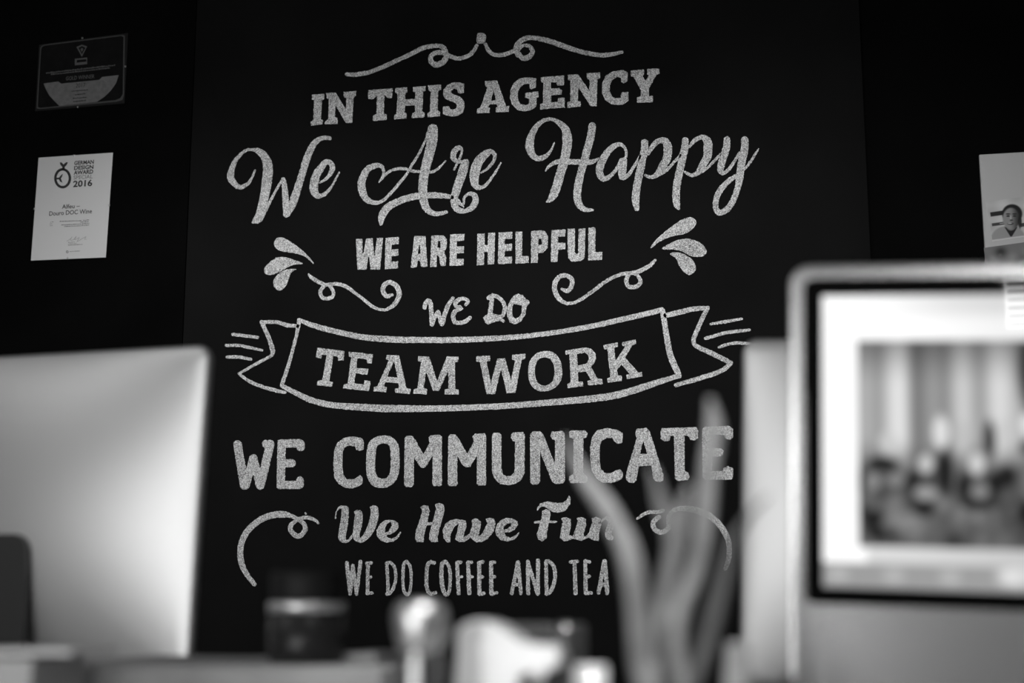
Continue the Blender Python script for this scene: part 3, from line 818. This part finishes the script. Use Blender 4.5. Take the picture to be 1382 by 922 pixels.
def sm(x, a, b): t = np.clip((x - a) / (b - a), 0, 1); return t * t * (3 - 2 * t)
def blob(x, y, cx, cy, rx, ry, soft=.35):
    r = np.sqrt(((x - cx) / rx) ** 2 + ((y - cy) / ry) ** 2); return 1 - sm(r, 1 - soft, 1 + soft)
SY = 0.015
tl = at(1321, 210.5, SY)
sheet_w, sheet_h = 0.46, 0.62
sheet = box('pinned_sheet', (tl.x, 0.004, tl.z - sheet_h), (tl.x + sheet_w, 0.0176, tl.z), mat('pale_grey_board', 0.58, 0.8, spec=.2), bevel=.001, seg=1)
tag(sheet, 'large pale grey sheet on the black wall behind two photo prints', 'sheet')
K = 1 / ((at(1350, 300, 0.003) - at(1349, 300, 0.003)).x)      # pixels per metre there
M_PRINT = attr_mat('photo_print', None, .45)
pt = at(1330.5, 272.8, 0.003)
TILT = -math.radians(5.5)
def lin(s): s = s / 255.0; return np.where(s < .04045, s / 12.92, ((s + .055) / 1.055) ** 2.4)
def portrait(U, V_):
    u = U * K * 6.583; v = V_ * K * 6.583; x = 135 + u + v * .148; y = 150 + v - u * .148
    g = np.full(x.shape, 142.0) + 6 * np.sin(x / 37) + 4 * np.sin(y / 23)
    def mix(g, val, m): return g * (1 - m) + val * m
    band = lambda a, b, l, r: sm(u, l - 5, l + 5) * (1 - sm(u, r - 5, r + 5)) * sm(v, a - 4, a + 4) * (1 - sm(v, b - 4, b + 4))
    g = mix(g, 32, band(105, 146, 22, 150)); g = mix(g, 50, band(212, 240, 20, 150)); g = mix(g, 50, band(250, 285, 270, 400))
    g = mix(g, 150, band(222, 228, 90, 140))
    g = mix(g, 112, blob(x, y, 335, 510, 155, 128, .08) * sm(y, 375, 400))                      # shirt
    g = mix(g, 28, (1 - sm(np.abs(x - 360) - (495 - y) * .56, -4, 8)) * sm(y, 385, 405) * (1 - sm(y, 480, 492)))
    g = mix(g, 82, blob(x, y, 360, 385, 40, 45, .15))                                           # neck
    g = mix(g, 26, blob(x, y, 371, 266, 90, 92, .1))                                            # hair
    face = blob(x, y, 362, 313, 76, 106, .12); shade = 106 - 64 * sm(x, 345, 440)
    g = g * (1 - face) + shade * face
    for ax in (335, 393): g = mix(g, 36, blob(x, y, ax, 288, 16, 8, .4)); g = mix(g, 32, blob(x, y, ax, 268, 20, 6, .4))
    g = mix(g, 125, blob(x, y, 358, 305, 8, 22, .5)); g = mix(g, 48, blob(x, y, 364, 328, 14, 7, .5))
    g = mix(g, 50, blob(x, y, 356, 362, 28, 12, .35)); g = mix(g, 140, blob(x, y, 350, 358, 19, 6, .5))
    g = mix(g, 26, blob(x, y, 440, 345, 16, 60, .4) * .9)
    g = mix(g, 150, sm(v, 366, 372))
    return lin(g) * 2.3
def pinned(nm, p, w_, h_, fn, label):
    r = root(nm, (p.x, 0.0035, p.z), label, 'photo'); r.rotation_euler = (0, TILT, 0)
    g = tone_grid('print', p, w_, h_, 150, 140, fn, M_PRINT, r, 0.0036)
    g.location.y = -.0008
    box('photo_paper', (0, -.0006, -h_), (w_, .0004, 0), M_PAPER, r)
pinned('portrait_photo', pt, .19, 384 / 6.583 / K, portrait, 'photo print of a smiling person in a pale shirt on the sheet')
pb = at(1327.6, 334.6, 0.003)
cl = np.random.default_rng(3)
def cloudy(U, V_):
    x = U * K; y = V_ * K
    g = np.full(x.shape, 88.0)
    for k in range(90):
        cx, cy = cl.uniform(0, 110), cl.uniform(0, 90); r = cl.uniform(2.5, 12); g += cl.uniform(-20, 20) * np.exp(-((x - cx) ** 2 + (y - cy) ** 2) / r ** 2)
    g -= 45 * np.exp(-((x - 22) ** 2 / 60 + (y - 9) ** 2 / 50))
    return lin(np.clip(g, 15, 140)) * 2.3
pinned('cloudy_photo', pb, .2, .17, cloudy, 'black and white print of cloudy grey texture directly below the portrait photo')

# glowing panel added on the unseen ceiling to brighten the left computer
lp = root('ceiling_fill_panel', (-2.7, -3.4, ZC), 'added rectangular fill lamp panel on the unseen ceiling, brightening the left computer', 'lamp')
box('fill_panel_frame', (-.66, -.36, -.035), (.66, .36, -.001), M_FRAME, lp, bevel=.003)
_m = bpy.data.materials.new('fill_panel_emission'); _m.use_nodes = True; _b = _m.node_tree.nodes['Principled BSDF']
_b.inputs['Emission Color'].default_value = (1, 1, 1, 1); _b.inputs['Emission Strength'].default_value = 3.8
box('fill_panel_glow', (-.62, -.32, -.038), (.62, .32, -.0352), _m, lp)
# ------------------------------------------------------------------ desk
DZ = 0.74
desk = root('office_desk', (0.1, -2.45, 0), 'wide grey office desk carrying the computers and small objects', 'desk')
def L(o, p): return tuple(Vector(p) - o.location)
box('desk_top', L(desk, (-1.75, -3.35, DZ - .028)), L(desk, (1.55, -1.56, DZ)), M_DESK, desk, bevel=.003)
for sx in (-1.68, 1.42):
    for sy in (-3.28, -1.69): box('leg', L(desk, (sx, sy, 0)), L(desk, (sx + .06, sy + .06, DZ - .028)), M_DARKPL, desk, bevel=.003)
for sy in (-3.26, -1.67): box('rail', L(desk, (-1.62, sy, DZ - .09)), L(desk, (1.42, sy + .03, DZ - .03)), M_DARKPL, desk, bevel=.002)

# ------------------------------------------------------------------ computers
def rrect(hw, hh, r, n=8):
    pts = []
    for cx, cz, a0 in ((hw - r, hh - r, 0), (-hw + r, hh - r, 90), (-hw + r, -hh + r, 180), (hw - r, -hh + r, 270)):
        for k in range(n + 1):
            a = math.radians(a0 + 90 * k / n); pts.append((cx + r * math.cos(a), cz + r * math.sin(a)))
    out = []
    for k, p in enumerate(pts):                    # subdivide the straight sides
        q = pts[(k + 1) % len(pts)]; out.append(p)
        if (k + 1) % (n + 1) == 0:
            for j in range(1, 14): out.append((p[0] + (q[0] - p[0]) * j / 14, p[1] + (q[1] - p[1]) * j / 14))
    return out

def shell(name, hw, hh, r, prof, mat_, parent, n=8, dirn=1, bulge=None):
    """stack of rounded rectangles: prof = list of (inset, depth); negative inset scaling handled as shrink factor when > 1"""
    bm = bmesh.new(); rings = []
    for s, y in prof:
        if s[0] == 'i': pts = rrect(hw - s[1], hh - s[1], max(r - s[1], .002), n)
        else:
            pts = [(x * s[1], z * s[1]) for x, z in rrect(hw - s[2], hh - s[2], max(r - s[2], .002), n)]
        rings.append([bm.verts.new((x, y * dirn, z)) for x, z in pts])
    if bulge:
        for rg in rings:
            for v in rg:
                if dirn * v.co.y > bulge[1] - 1e-6:
                    v.co.y = dirn * (bulge[1] + bulge[0] * max(0, 1 - (v.co.x / (hw - .006)) ** 2) ** .9 * max(0, 1 - (v.co.z / (hh - .006)) ** 2) ** .9)
    m_ = len(rings[0])
    for a, b in zip(rings, rings[1:]):
        for k in range(m_): bm.faces.new((a[k], a[(k + 1) % m_], b[(k + 1) % m_], b[k]))
    bm.faces.new(rings[0]); bm.faces.new(rings[-1])
    bmesh.ops.recalc_face_normals(bm, faces=bm.faces[:])
    return from_bm(name, bm, mat_, parent, True)

def computer(loc, rz, label, W_, H_, lift, chin, tilt=0.0, roll=0.0, dz=0.0, screen=None, rim=.0015, bez=.026, edge=.016, bulge=.045):
    """all-in-one computer; its screen looks towards local -y. Origin: on the desk under the body"""
    t = root('desktop_computer', loc, label, 'computer'); t.rotation_euler = (0, 0, rz)
    hw, hh = W_ / 2, H_ / 2; cz = lift + hh + dz
    prof = [(('i', .010), -edge / 2), (('i', .004), -edge / 2), (('i', .0015), -edge / 2 + .0003), (('i', 0), -edge / 2 + .002), (('i', 0), edge / 2 - .006), (('i', .002), edge / 2 - .002), (('i', .006), edge / 2)]
    for k in range(1, 16):
        s = 1 - k / 16.0
        prof.append((('s', s, .006), edge / 2))
    body = shell('body', hw, hh, .022, prof, M_ALU, t, bulge=(bulge, edge / 2))
    body.location = (0, 0, cz); body.rotation_euler = (tilt, roll, 0)
    gz1 = hh - rim; gz0 = -hh + chin
    prof = [(('i', .0), 0.0), (('i', .0), -.001), (('i', .0008), -.0016), (('i', .003), -.0016), (('i', .006), -.0016)]
    gh = (gz1 - gz0) / 2; gl = shell('bezel_glass', hw - rim, gh, .012 if rim > .005 else .02, prof, M_BLACKGLASS, body, n=5)
    gl.location = (0, -edge / 2, (gz1 + gz0) / 2)
    # stand
    nk = bmesh.new()
    path = [(.062, .246), (.062, .243), (.062, .236), (.062, .224), (.062, .2), (.062, .1), (.06, .03), (.052, .012), (.03, .006), (-.11, .006)]
    wd = .07; th = .005
    vs = []
    for k, (y, z) in enumerate(path):
        ta = Vector((0, path[min(k + 1, len(path) - 1)][0] - path[max(k - 1, 0)][0], path[min(k + 1, len(path) - 1)][1] - path[max(k - 1, 0)][1])).normalized()
        nn = Vector((0, -ta.z, ta.y)) * th
        ww = wd * (.62, .78, .9, .98, 1, 1, 1, 1, 1, 1, 1)[k]
        vs.append([nk.verts.new(Vector((sx * ww, y, z)) + sn * nn) for sx, sn in ((-1, -1), (1, -1), (1, 1), (-1, 1))])
    for a, b in zip(vs, vs[1:]):
        for k in range(4): nk.faces.new((a[k], a[(k + 1) % 4], b[(k + 1) % 4], b[k]))
    nk.faces.new(vs[0]); nk.faces.new(vs[-1]); bmesh.ops.recalc_face_normals(nk, faces=nk.faces[:])
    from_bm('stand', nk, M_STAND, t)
    dx0, dx1, dz0, dz1 = -hw + rim + bez, hw - rim - bez, gz0 + bez * .9, gz1 - bez * 1.0
    if screen is None:
        me = bpy.data.meshes.new('display'); y = -edge / 2 - .0022
        me.from_pydata([(dx0, y, dz0), (dx1, y, dz0), (dx1, y, dz1), (dx0, y, dz1)], [], [[0, 1, 2, 3]])
        link('display', me, M_DESKTOP, body)
    return t, body, (dx0, dx1, dz0, dz1)

M_DESKTOP = bpy.data.materials.new('lit_desktop_picture'); M_DESKTOP.use_nodes = True
_nt = M_DESKTOP.node_tree; _b = _nt.nodes['Principled BSDF']; _b.inputs['Base Color'].default_value = (.01, .01, .01, 1)
_n = _nt.nodes.new('ShaderNodeTexNoise'); _n.inputs['Scale'].default_value = 6
_nt.links.new(_n.outputs['Fac'], _b.inputs['Emission Color']); _b.inputs['Emission Strength'].default_value = .8

def plane_y(px, py, z):
    """the y at which the pixel's ray reaches height z"""
    d = rays(px, py); return CAM_Y + d[1] / d[2] * (z - CAM_Z)
ZT = 1.262
# left: back of a computer that faces the chalkboard wall
yL = plane_y(283, 466, ZT); cL = at(283, 466, yL)
aL = math.radians(-10.0)
hw = .325
locL = Vector((cL.x - .003 - hw * math.cos(aL), yL - hw * math.sin(aL), DZ))
computer(locL, aL + math.pi, 'silver desktop computer seen from behind at left, its plain curved back filling the corner', .65, .495, ZT - DZ - .495, .10, tilt=math.radians(1), roll=math.radians(-1.0), dz=.006, bulge=.05)
# middle right: second computer back, mostly hidden by the near screen
yM = plane_y(1030, 458, ZT); cM = at(1001, 458, yM)
computer(Vector((cM.x + .317, yM, DZ)), math.pi, 'silver desktop computer seen from behind, mostly hidden behind the lit screen at right', .65, .495, ZT - DZ - .495, .10, roll=math.radians(-2.2), dz=-.0115, bulge=.034)
# near right: computer facing the camera with a lit screen
yR = plane_y(1120, 356, ZT); a = at(1071, 500, yR); top = at(1100, 356, yR).z; gtop = at(1095, 377, yR).z; gbot = at(1095, 814, yR).z
gl = at(1089, 500, yR).x
rim = gl - a.x; print('right mac y', yR, 'rim', rim, 'glass h', gtop - gbot, 'top', top, 'left', yL, yM, yL)
Wr = .585; Hr = .495; lift = ZT - DZ - Hr; chin = gbot - (ZT - Hr); rim_t = ZT - gtop
tR, bR, dd = computer(Vector((a.x + Wr / 2 - .009, yR + .012, DZ)), 0, 'near desktop computer facing the camera with a bright lit screen in a black bezel', Wr, Hr, lift, chin, screen=1, rim=.0152, roll=math.radians(2.0), dz=-.0102, bez=.0205, edge=.024, bulge=.05)
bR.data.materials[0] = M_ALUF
KR = 1 / (at(1101, 500, yR).x - at(1100, 500, yR).x)
_rng = np.random.default_rng(11)
def screen_pic(U, V_):
    x = U * KR; y = V_ * KR            # pixels from the display's top left (1109,389)
    X = x + 1113; Yy = y + 399
    g = 1.15 - .22 * sm(X, 1130, 1300) * (1 - sm(Yy, 415, 440)) - .22 * sm(X, 1180, 1400)
    # picture on the page
    zx = (X - 1140) * 2.88; zy = (Yy - 440) * 2.88
    p = .42 + .13 * np.cos(zx / 33.) + .08 * np.cos(zx / 19. + 1) - .10 * np.cos(zx / 61. + .5)
    p = p * (0.45 + .75 * sm(zy, 40, 260)); p = p * (1 - .35 * np.exp(-((zx - 385) / 40) ** 2)) * (1 - .3 * np.exp(-((zx - 130) / 30) ** 2)) * (1 - .35 * np.exp(-((zx - 270) / 18) ** 2))
    crowd = sm(zy, 430, 600); tex = np.zeros_like(p)
    for k in range(260):
        cx, cy, r = _rng.uniform(50, 1700), _rng.uniform(470, 870), _rng.uniform(12, 34); tex += _rng.uniform(-.13, .15) * np.exp(-((zx - cx) ** 2 + ((zy - cy) * .8) ** 2) / r ** 2)
    p = p * (1 - crowd) + (.115 + tex * .8) * crowd
    def mk(p, v, cx, cy, rx, ry, k=1): m = blob(zx, zy, cx, cy, rx, ry, .4) * k; return p * (1 - m) + v * m
    for cx, cy, rx, ry in ((150, 552, 62, 28), (70, 620, 24, 45), (382, 580, 34, 95), (265, 610, 26, 40), (550, 450, 22, 75), (455, 640, 30, 60), (560, 640, 26, 60), (500, 700, 60, 22), (610, 590, 38, 42), (300, 720, 40, 30), (110, 760, 45, 30), (690, 480, 30, 26), (680, 730, 40, 50)):
        p = mk(p, .012, cx, cy, rx, ry)
    for k in range(16):
        cx, cy = 760 + k * 62 + _rng.uniform(-18, 18), _rng.uniform(470, 640); p = mk(p, .015, cx, cy + 75, 34, 70); p = mk(p, .6, cx, cy - 15, 26, 36)
    p = mk(p, .015, 712, 180, 56, 175, .96)
    for cx, cy, rx, ry, v in ((170, 468, 32, 42, .62), (370, 425, 28, 62, .8), (312, 548, 27, 36, .6), (500, 545, 27, 40, .68), (605, 430, 28, 60, .62), (445, 440, 24, 60, .55), (690, 392, 24, 40, .85), (312, 662, 40, 24, .35), (112, 620, 28, 30, .26), (200, 612, 28, 26, .26), (240, 775, 52, 36, .24), (510, 652, 34, 28, .24)):
        p = mk(p, v, cx, cy, rx, ry)
    m = sm(X, 1158, 1162) * sm(Yy, 460, 464) * (1 - sm(Yy, 741, 745)) * (1 - sm(X, 1640, 1644))
    g = g * (1 - m) + p * m
    g = g * (1 - .35 * sm(X, 1165, 1175) * sm(Yy, 744, 746))
    d = sm(Yy, 763, 766); dock = .36 + .14 * np.maximum(0, np.sin((X - 1115) / 36. * math.pi)) * blob(X * 0, Yy, 0, 780, 1, 10, .5) + .35 * blob(X, Yy, 1365, 775, 26, 14, .5)
    g = g * (1 - d) + dock * d
    return g
dx0, dx1, dz0, dz1 = dd
bpy.context.view_layer.update()
disp = tone_grid('display', Vector((dx0, 0, dz1)), dx1 - dx0, dz1 - dz0, 330, 215, screen_pic, attr_mat('lit_screen', .95, .03), bpy.data.objects.new('_tmp', None), -.012 - .0022)
disp.parent = bR; bpy.data.objects.remove(bpy.data.objects['_tmp'])

# ------------------------------------------------------------------ things on the desk
def base_y(d): return CAM_Y + d
def zat(px, py, Y): return at(px, py, Y).z
# flat grey cardboard box
yf, yb = base_y(1.50), base_y(1.77)
xl, xr = at(66, 900, yf).x, at(512, 900, yf).x; zt = zat(300, 899, yf)
cb = root('storage_box', ((xl + xr) / 2, (yf + yb) / 2, DZ), 'low dark grey cardboard box lying in front of the left computer', 'box')
box('box_base', L(cb, (xl, yf, DZ)), L(cb, (xr, yb, zt - .012)), M_CARD, cb, bevel=.002)
box('lid', L(cb, (xl - .003, yf - .003, zt - .03)), L(cb, (xr + .003, yb + .003, zt)), mat('grey_card_lid', .34, .8, noise=(9, .24, .42), bump=(40, .5)), cb, bevel=.004)
# small pad on the right end of the box
q = at(462, 888, base_y(1.6)); q2 = at(508, 888, base_y(1.6))
tag(box('sticky_note_pad', (q.x, base_y(1.60), zt), (q2.x, base_y(1.70), zt + .011), mat('grey_note_paper', .42, .8), bevel=.003),
    'thin grey pad of notes on the right end of the cardboard box', 'note pad')
# white carton with overhanging sheet at lower left
y1 = base_y(1.36); q = at(-60, 890, y1); q2 = at(44, 890, y1); zc = zat(20, 889, y1)
ct = root('white_carton', ((q.x + q2.x) / 2, y1 + .05, DZ), 'white carton cut by the lower left corner of the picture', 'carton')
box('carton_body', L(ct, (q.x, y1, DZ)), L(ct, (q2.x, y1 + .11, zc)), M_CREAM, ct, bevel=.002)
box('carton_lid', L(ct, (q.x - .002, y1 - .002, zc - .012)), L(ct, (q.x + .04, y1 + .112, zc + .003)), M_CREAM, ct, bevel=.001)
q3 = at(97, 885, y1); zs = zc + .0035
tag(box('folded_paper', (q.x + .01, y1 - .004, zs), (q3.x, y1 + .1, zs + .0055), M_PAPER, bevel=.0015), 'thick folded white sheet lying on the carton and jutting out to the right', 'paper')

# glass jar on the box
yj = base_y(1.585); jl, jr = at(366, 850, yj), at(462, 850, yj); rj = (jr.x - jl.x) / 2; hj = zat(414, 772, yj) - zt
jar = root('glass_jar', ((jl.x + jr.x) / 2, yj, zt), 'smoked glass jar with a bright rim, standing on the cardboard box', 'jar')
hb = hj * .62
lathe('jar_body', [(0, .0005), (rj * .93, .0005), (rj, .006), (rj, hb), (rj * .95, hb), (rj * .95, .008), (0, .007)], M_GLASS, jar)
lathe('filling', [(0, .0075), (rj * .94, .0085), (rj * .94, hb * .62), (0, hb * .62)], M_WAX, jar)
lathe('rim', [(rj * .96, hb - .006), (rj * 1.02, hb - .006), (rj * 1.035, hb), (rj * 1.02, hb + .005), (rj * .96, hb + .005), (rj * .94, hb)], mat('bright_jar_rim', .8, .35, metal=.8), jar)
lathe('glass_lid', [(0, hb + .0052), (rj * .95, hb + .0052), (rj * .97, hb + .008), (rj * .98, hj - .006), (rj * .94, hj), (0, hj), ], mat('dark_lid', .012, .55, spec=.2), jar)

# polished flask
yk = base_y(1.25); kl, kr = at(531, 860, yk), at(604, 860, yk); rk = (kr.x - kl.x) / 2; hk = zat(570, 812, yk) - DZ
fl = root('steel_flask', ((kl.x + kr.x) / 2, yk, DZ), 'polished steel flask with a rounded cap between the jar and the white dispenser', 'flask')
zc2 = hk * .72
lathe('flask_body', [(0, 0), (rk * .72, 0), (rk * .76, .004), (rk * .76, zc2 * .85), (rk * .66, zc2)], M_CHROME, fl)
lathe('cap', [(rk * .6, zc2 - .004), (rk * .72, zc2), (rk * .86, zc2 + .012), (rk * .95, hk - .016), (rk * .93, hk - .009), (rk * .82, hk - .003), (rk * .55, hk), (0, hk + .0012)], mat('brushed_steel_cap', .8, .42, metal=1), fl)

# white dispenser
yw = base_y(1.33)
def xz(px, py, Y): v = at(px, py, Y); return (v.x, v.z)
outl = [(606, 960), (616, 880), (615, 856), (621, 844), (636, 838), (652, 837), (668, 843), (684, 853), (700, 865), (716, 870), (744, 870), (754, 876), (755, 896), (748, 905), (716, 908), (700, 914), (705, 960)]
pts = [xz(x, y, yw) for x, y in outl]
pts[0] = (pts[0][0], DZ); pts[-1] = (pts[-1][0], DZ)
wd = root('tape_dispenser', (at(680, 900, yw).x, yw, DZ), 'glossy white desk tape dispenser with a rounded hump and stepped nose', 'dispenser')
prism('dispenser_body', [(x - wd.location.x, z - DZ) for x, z in pts], 0, .055, M_GLOSSWHITE, wd, bevel=.003, smooth=False)
v = at(727, 911, yw); kb = lathe('knob', [(0, 0), (.006, 0), (.007, .002), (.007, .006), (.005, .008), (0, .008)], M_GLOSSWHITE, wd, n=20)
kb.rotation_euler = (math.pi / 2, 0, 0); kb.location = Vector(v) - wd.location + Vector((0, .004, 0))
# dark grey box with ball behind
y2 = base_y(1.46); q = at(640, 850, y2); q2 = at(778, 850, y2); zb = zat(700, 843, y2)
db = root('pen_holder_box', ((q.x + q2.x) / 2, y2, DZ), 'dark grey box behind the white dispenser with a shiny ball at its right corner', 'box')
box('box_body', L(db, (q.x, y2, DZ)), L(db, (q2.x, y2 + .07, zb)), mat('dark_grey_plastic', .09, .35), db, bevel=.004)
v = at(763, 856, y2 - .008)
bmq = bmesh.new(); bmesh.ops.create_uvsphere(bmq, u_segments=24, v_segments=14, radius=.0125)
from_bm('ball_knob', bmq, M_CHROME, db, True, Vector(v) - db.location)
# pale cup right of it
y3 = base_y(1.3); q = at(773, 900, y3); q2 = at(820, 900, y3); r3 = (q2.x - q.x) / 2; h3 = zat(796, 898, y3) - DZ
cup = root('white_cup', ((q.x + q2.x) / 2, y3, DZ), 'small pale cup at the bottom edge left of the potted plant', 'cup')
lathe('cup_body', [(0, 0), (r3 * .8, 0), (r3 * .85, .003), (r3, h3), (r3 * .92, h3), (r3 * .78, .006), (0, .005)], M_GLOSSWHITE, cup)
lathe('contents', [(0, h3 - .006), (r3 * .93, h3 - .006)], M_CREAM, cup)
# pale tube at the right of the plant
y4 = base_y(1.22); q = at(982, 900, y4); q2 = at(1013, 900, y4); r4 = (q2.x - q.x) / 2; h4 = zat(997, 868, y4) - DZ
tb = root('pale_tube', ((q.x + q2.x) / 2 - .002, y4, DZ), 'pale plastic tube standing right of the plant leaves', 'tube')
lathe('tube_body', [(0, 0), (r4 * 1.5, 0), (r4 * 1.45, h4 * .3), (r4 * 1.1, h4 * .8), (r4 * .95, h4 * .9)], M_CREAM, tb, n=28)
lathe('tube_cap', [(r4 * .9, h4 * .88), (r4 * 1.0, h4 * .9), (r4 * .97, h4 - .003), (r4 * .8, h4), (0, h4)], M_CREAM, tb, n=28)
# black pen cap just in the frame
y5 = base_y(1.30); q = at(1066, 914, y5)
pn = root('black_marker', (q.x, y5, DZ), 'black marker standing upright in front of the near screen', 'marker')
lathe('marker_barrel', [(0, 0), (.006, 0), (.006, (q.z - DZ) * .6), (.0052, (q.z - DZ) * .62)], M_DARKPL, pn, n=20)
lathe('marker_cap', [(.0055, (q.z - DZ) * .6), (.0062, (q.z - DZ) * .62), (.0058, q.z - DZ - .003), (.003, q.z - DZ), (0, q.z - DZ)], M_DARKPL, pn, n=20)

# ------------------------------------------------------------------ potted plant
yp = base_y(1.20); pc = at(905, 922, yp)
plant = root('potted_plant', (pc.x, yp, DZ), 'blurred potted plant with long upright strap leaves in front of the board', 'plant')
lathe('pot', [(0, 0), (.042, 0), (.045, .003), (.055, .06), (.055, .066), (.050, .066), (.049, .055), (0, .055)], M_POT, plant)
lathe('soil', [(0, .056), (.047, .056)], M_SOIL, plant)
def leaf(pts, m_, name='leaf'):
    """pts: (px, py, depth offset, width px); a folded strap leaf"""
    P = catmull([(x, y, d, w_) for x, y, d, w_ in pts], n=5); bm = bmesh.new(); rows = []
    C_ = [Vector(at(x, y, yp + d)) for x, y, d, _ in P]
    for k, (x, y, d, w_) in enumerate(P):
        t = (C_[min(k + 1, len(C_) - 1)] - C_[max(k - 1, 0)]).normalized()
        side = t.cross(Vector((0.15, 1, 0))).normalized(); nrm = side.cross(t).normalized()
        wm = max(w_, .8) / FPX * (yp + d - CAM_Y) / 2
        th = wm * .35
        row = []
        for u, v in ((-1, .35), (-.5, -.05), (0, -.3), (.5, -.05), (1, .35), (.5, .25), (0, .1), (-.5, .25)):
            row.append(bm.verts.new(C_[k] + side * wm * u + nrm * th * v * 1.3 - plant.location))
        rows.append(row)
    for a, b in zip(rows, rows[1:]):
        for k in range(8): bm.faces.new((a[k], a[(k + 1) % 8], b[(k + 1) % 8], b[k]))
    bm.faces.new(rows[0]); bm.faces.new(rows[-1]); bmesh.ops.recalc_face_normals(bm, faces=bm.faces[:])
    return from_bm(name, bm, m_, plant, True)
BASE = 965
leaf([(762, 590, .06, 6), (785, 640, .05, 20), (820, 690, .03, 30), (848, 750, .01, 32), (860, 820, 0, 34), (866, 900, 0, 34), (880, BASE, .0, 26)], M_LEAF)
leaf([(880, 632, -.03, 6), (893, 680, -.02, 20), (910, 730, -.01, 27), (900, 790, 0, 27), (886, 850, 0, 28), (882, 910, 0, 28), (890, BASE, 0, 22)], M_LEAF)
leaf([(958, 538, .04, 8), (963, 580, .04, 26), (955, 640, .03, 28), (950, 700, .02, 30), (938, 770, .01, 29), (916, 825, 0, 27), (914, 880, 0, 25), (920, 925, 0, 24), (915, BASE, 0, 22)], M_LEAF)
leaf([(930, 655, .02, 8), (920, 700, .02, 24), (915, 750, .01, 26), (905, 800, .02, 22), (900, BASE, .02, 20)], M_LEAF)
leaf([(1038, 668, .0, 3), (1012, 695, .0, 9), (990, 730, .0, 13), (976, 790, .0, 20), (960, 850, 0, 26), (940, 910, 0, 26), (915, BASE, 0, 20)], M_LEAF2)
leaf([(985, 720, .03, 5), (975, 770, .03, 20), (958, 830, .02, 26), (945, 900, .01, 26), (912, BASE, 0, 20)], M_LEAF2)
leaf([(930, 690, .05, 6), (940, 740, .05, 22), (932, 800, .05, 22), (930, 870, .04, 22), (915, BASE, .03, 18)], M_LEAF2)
leaf([(852, 720, -.02, 5), (862, 770, -.02, 16), (868, 830, -.01, 22), (878, 900, 0, 26), (895, BASE, 0, 22)], M_LEAF)
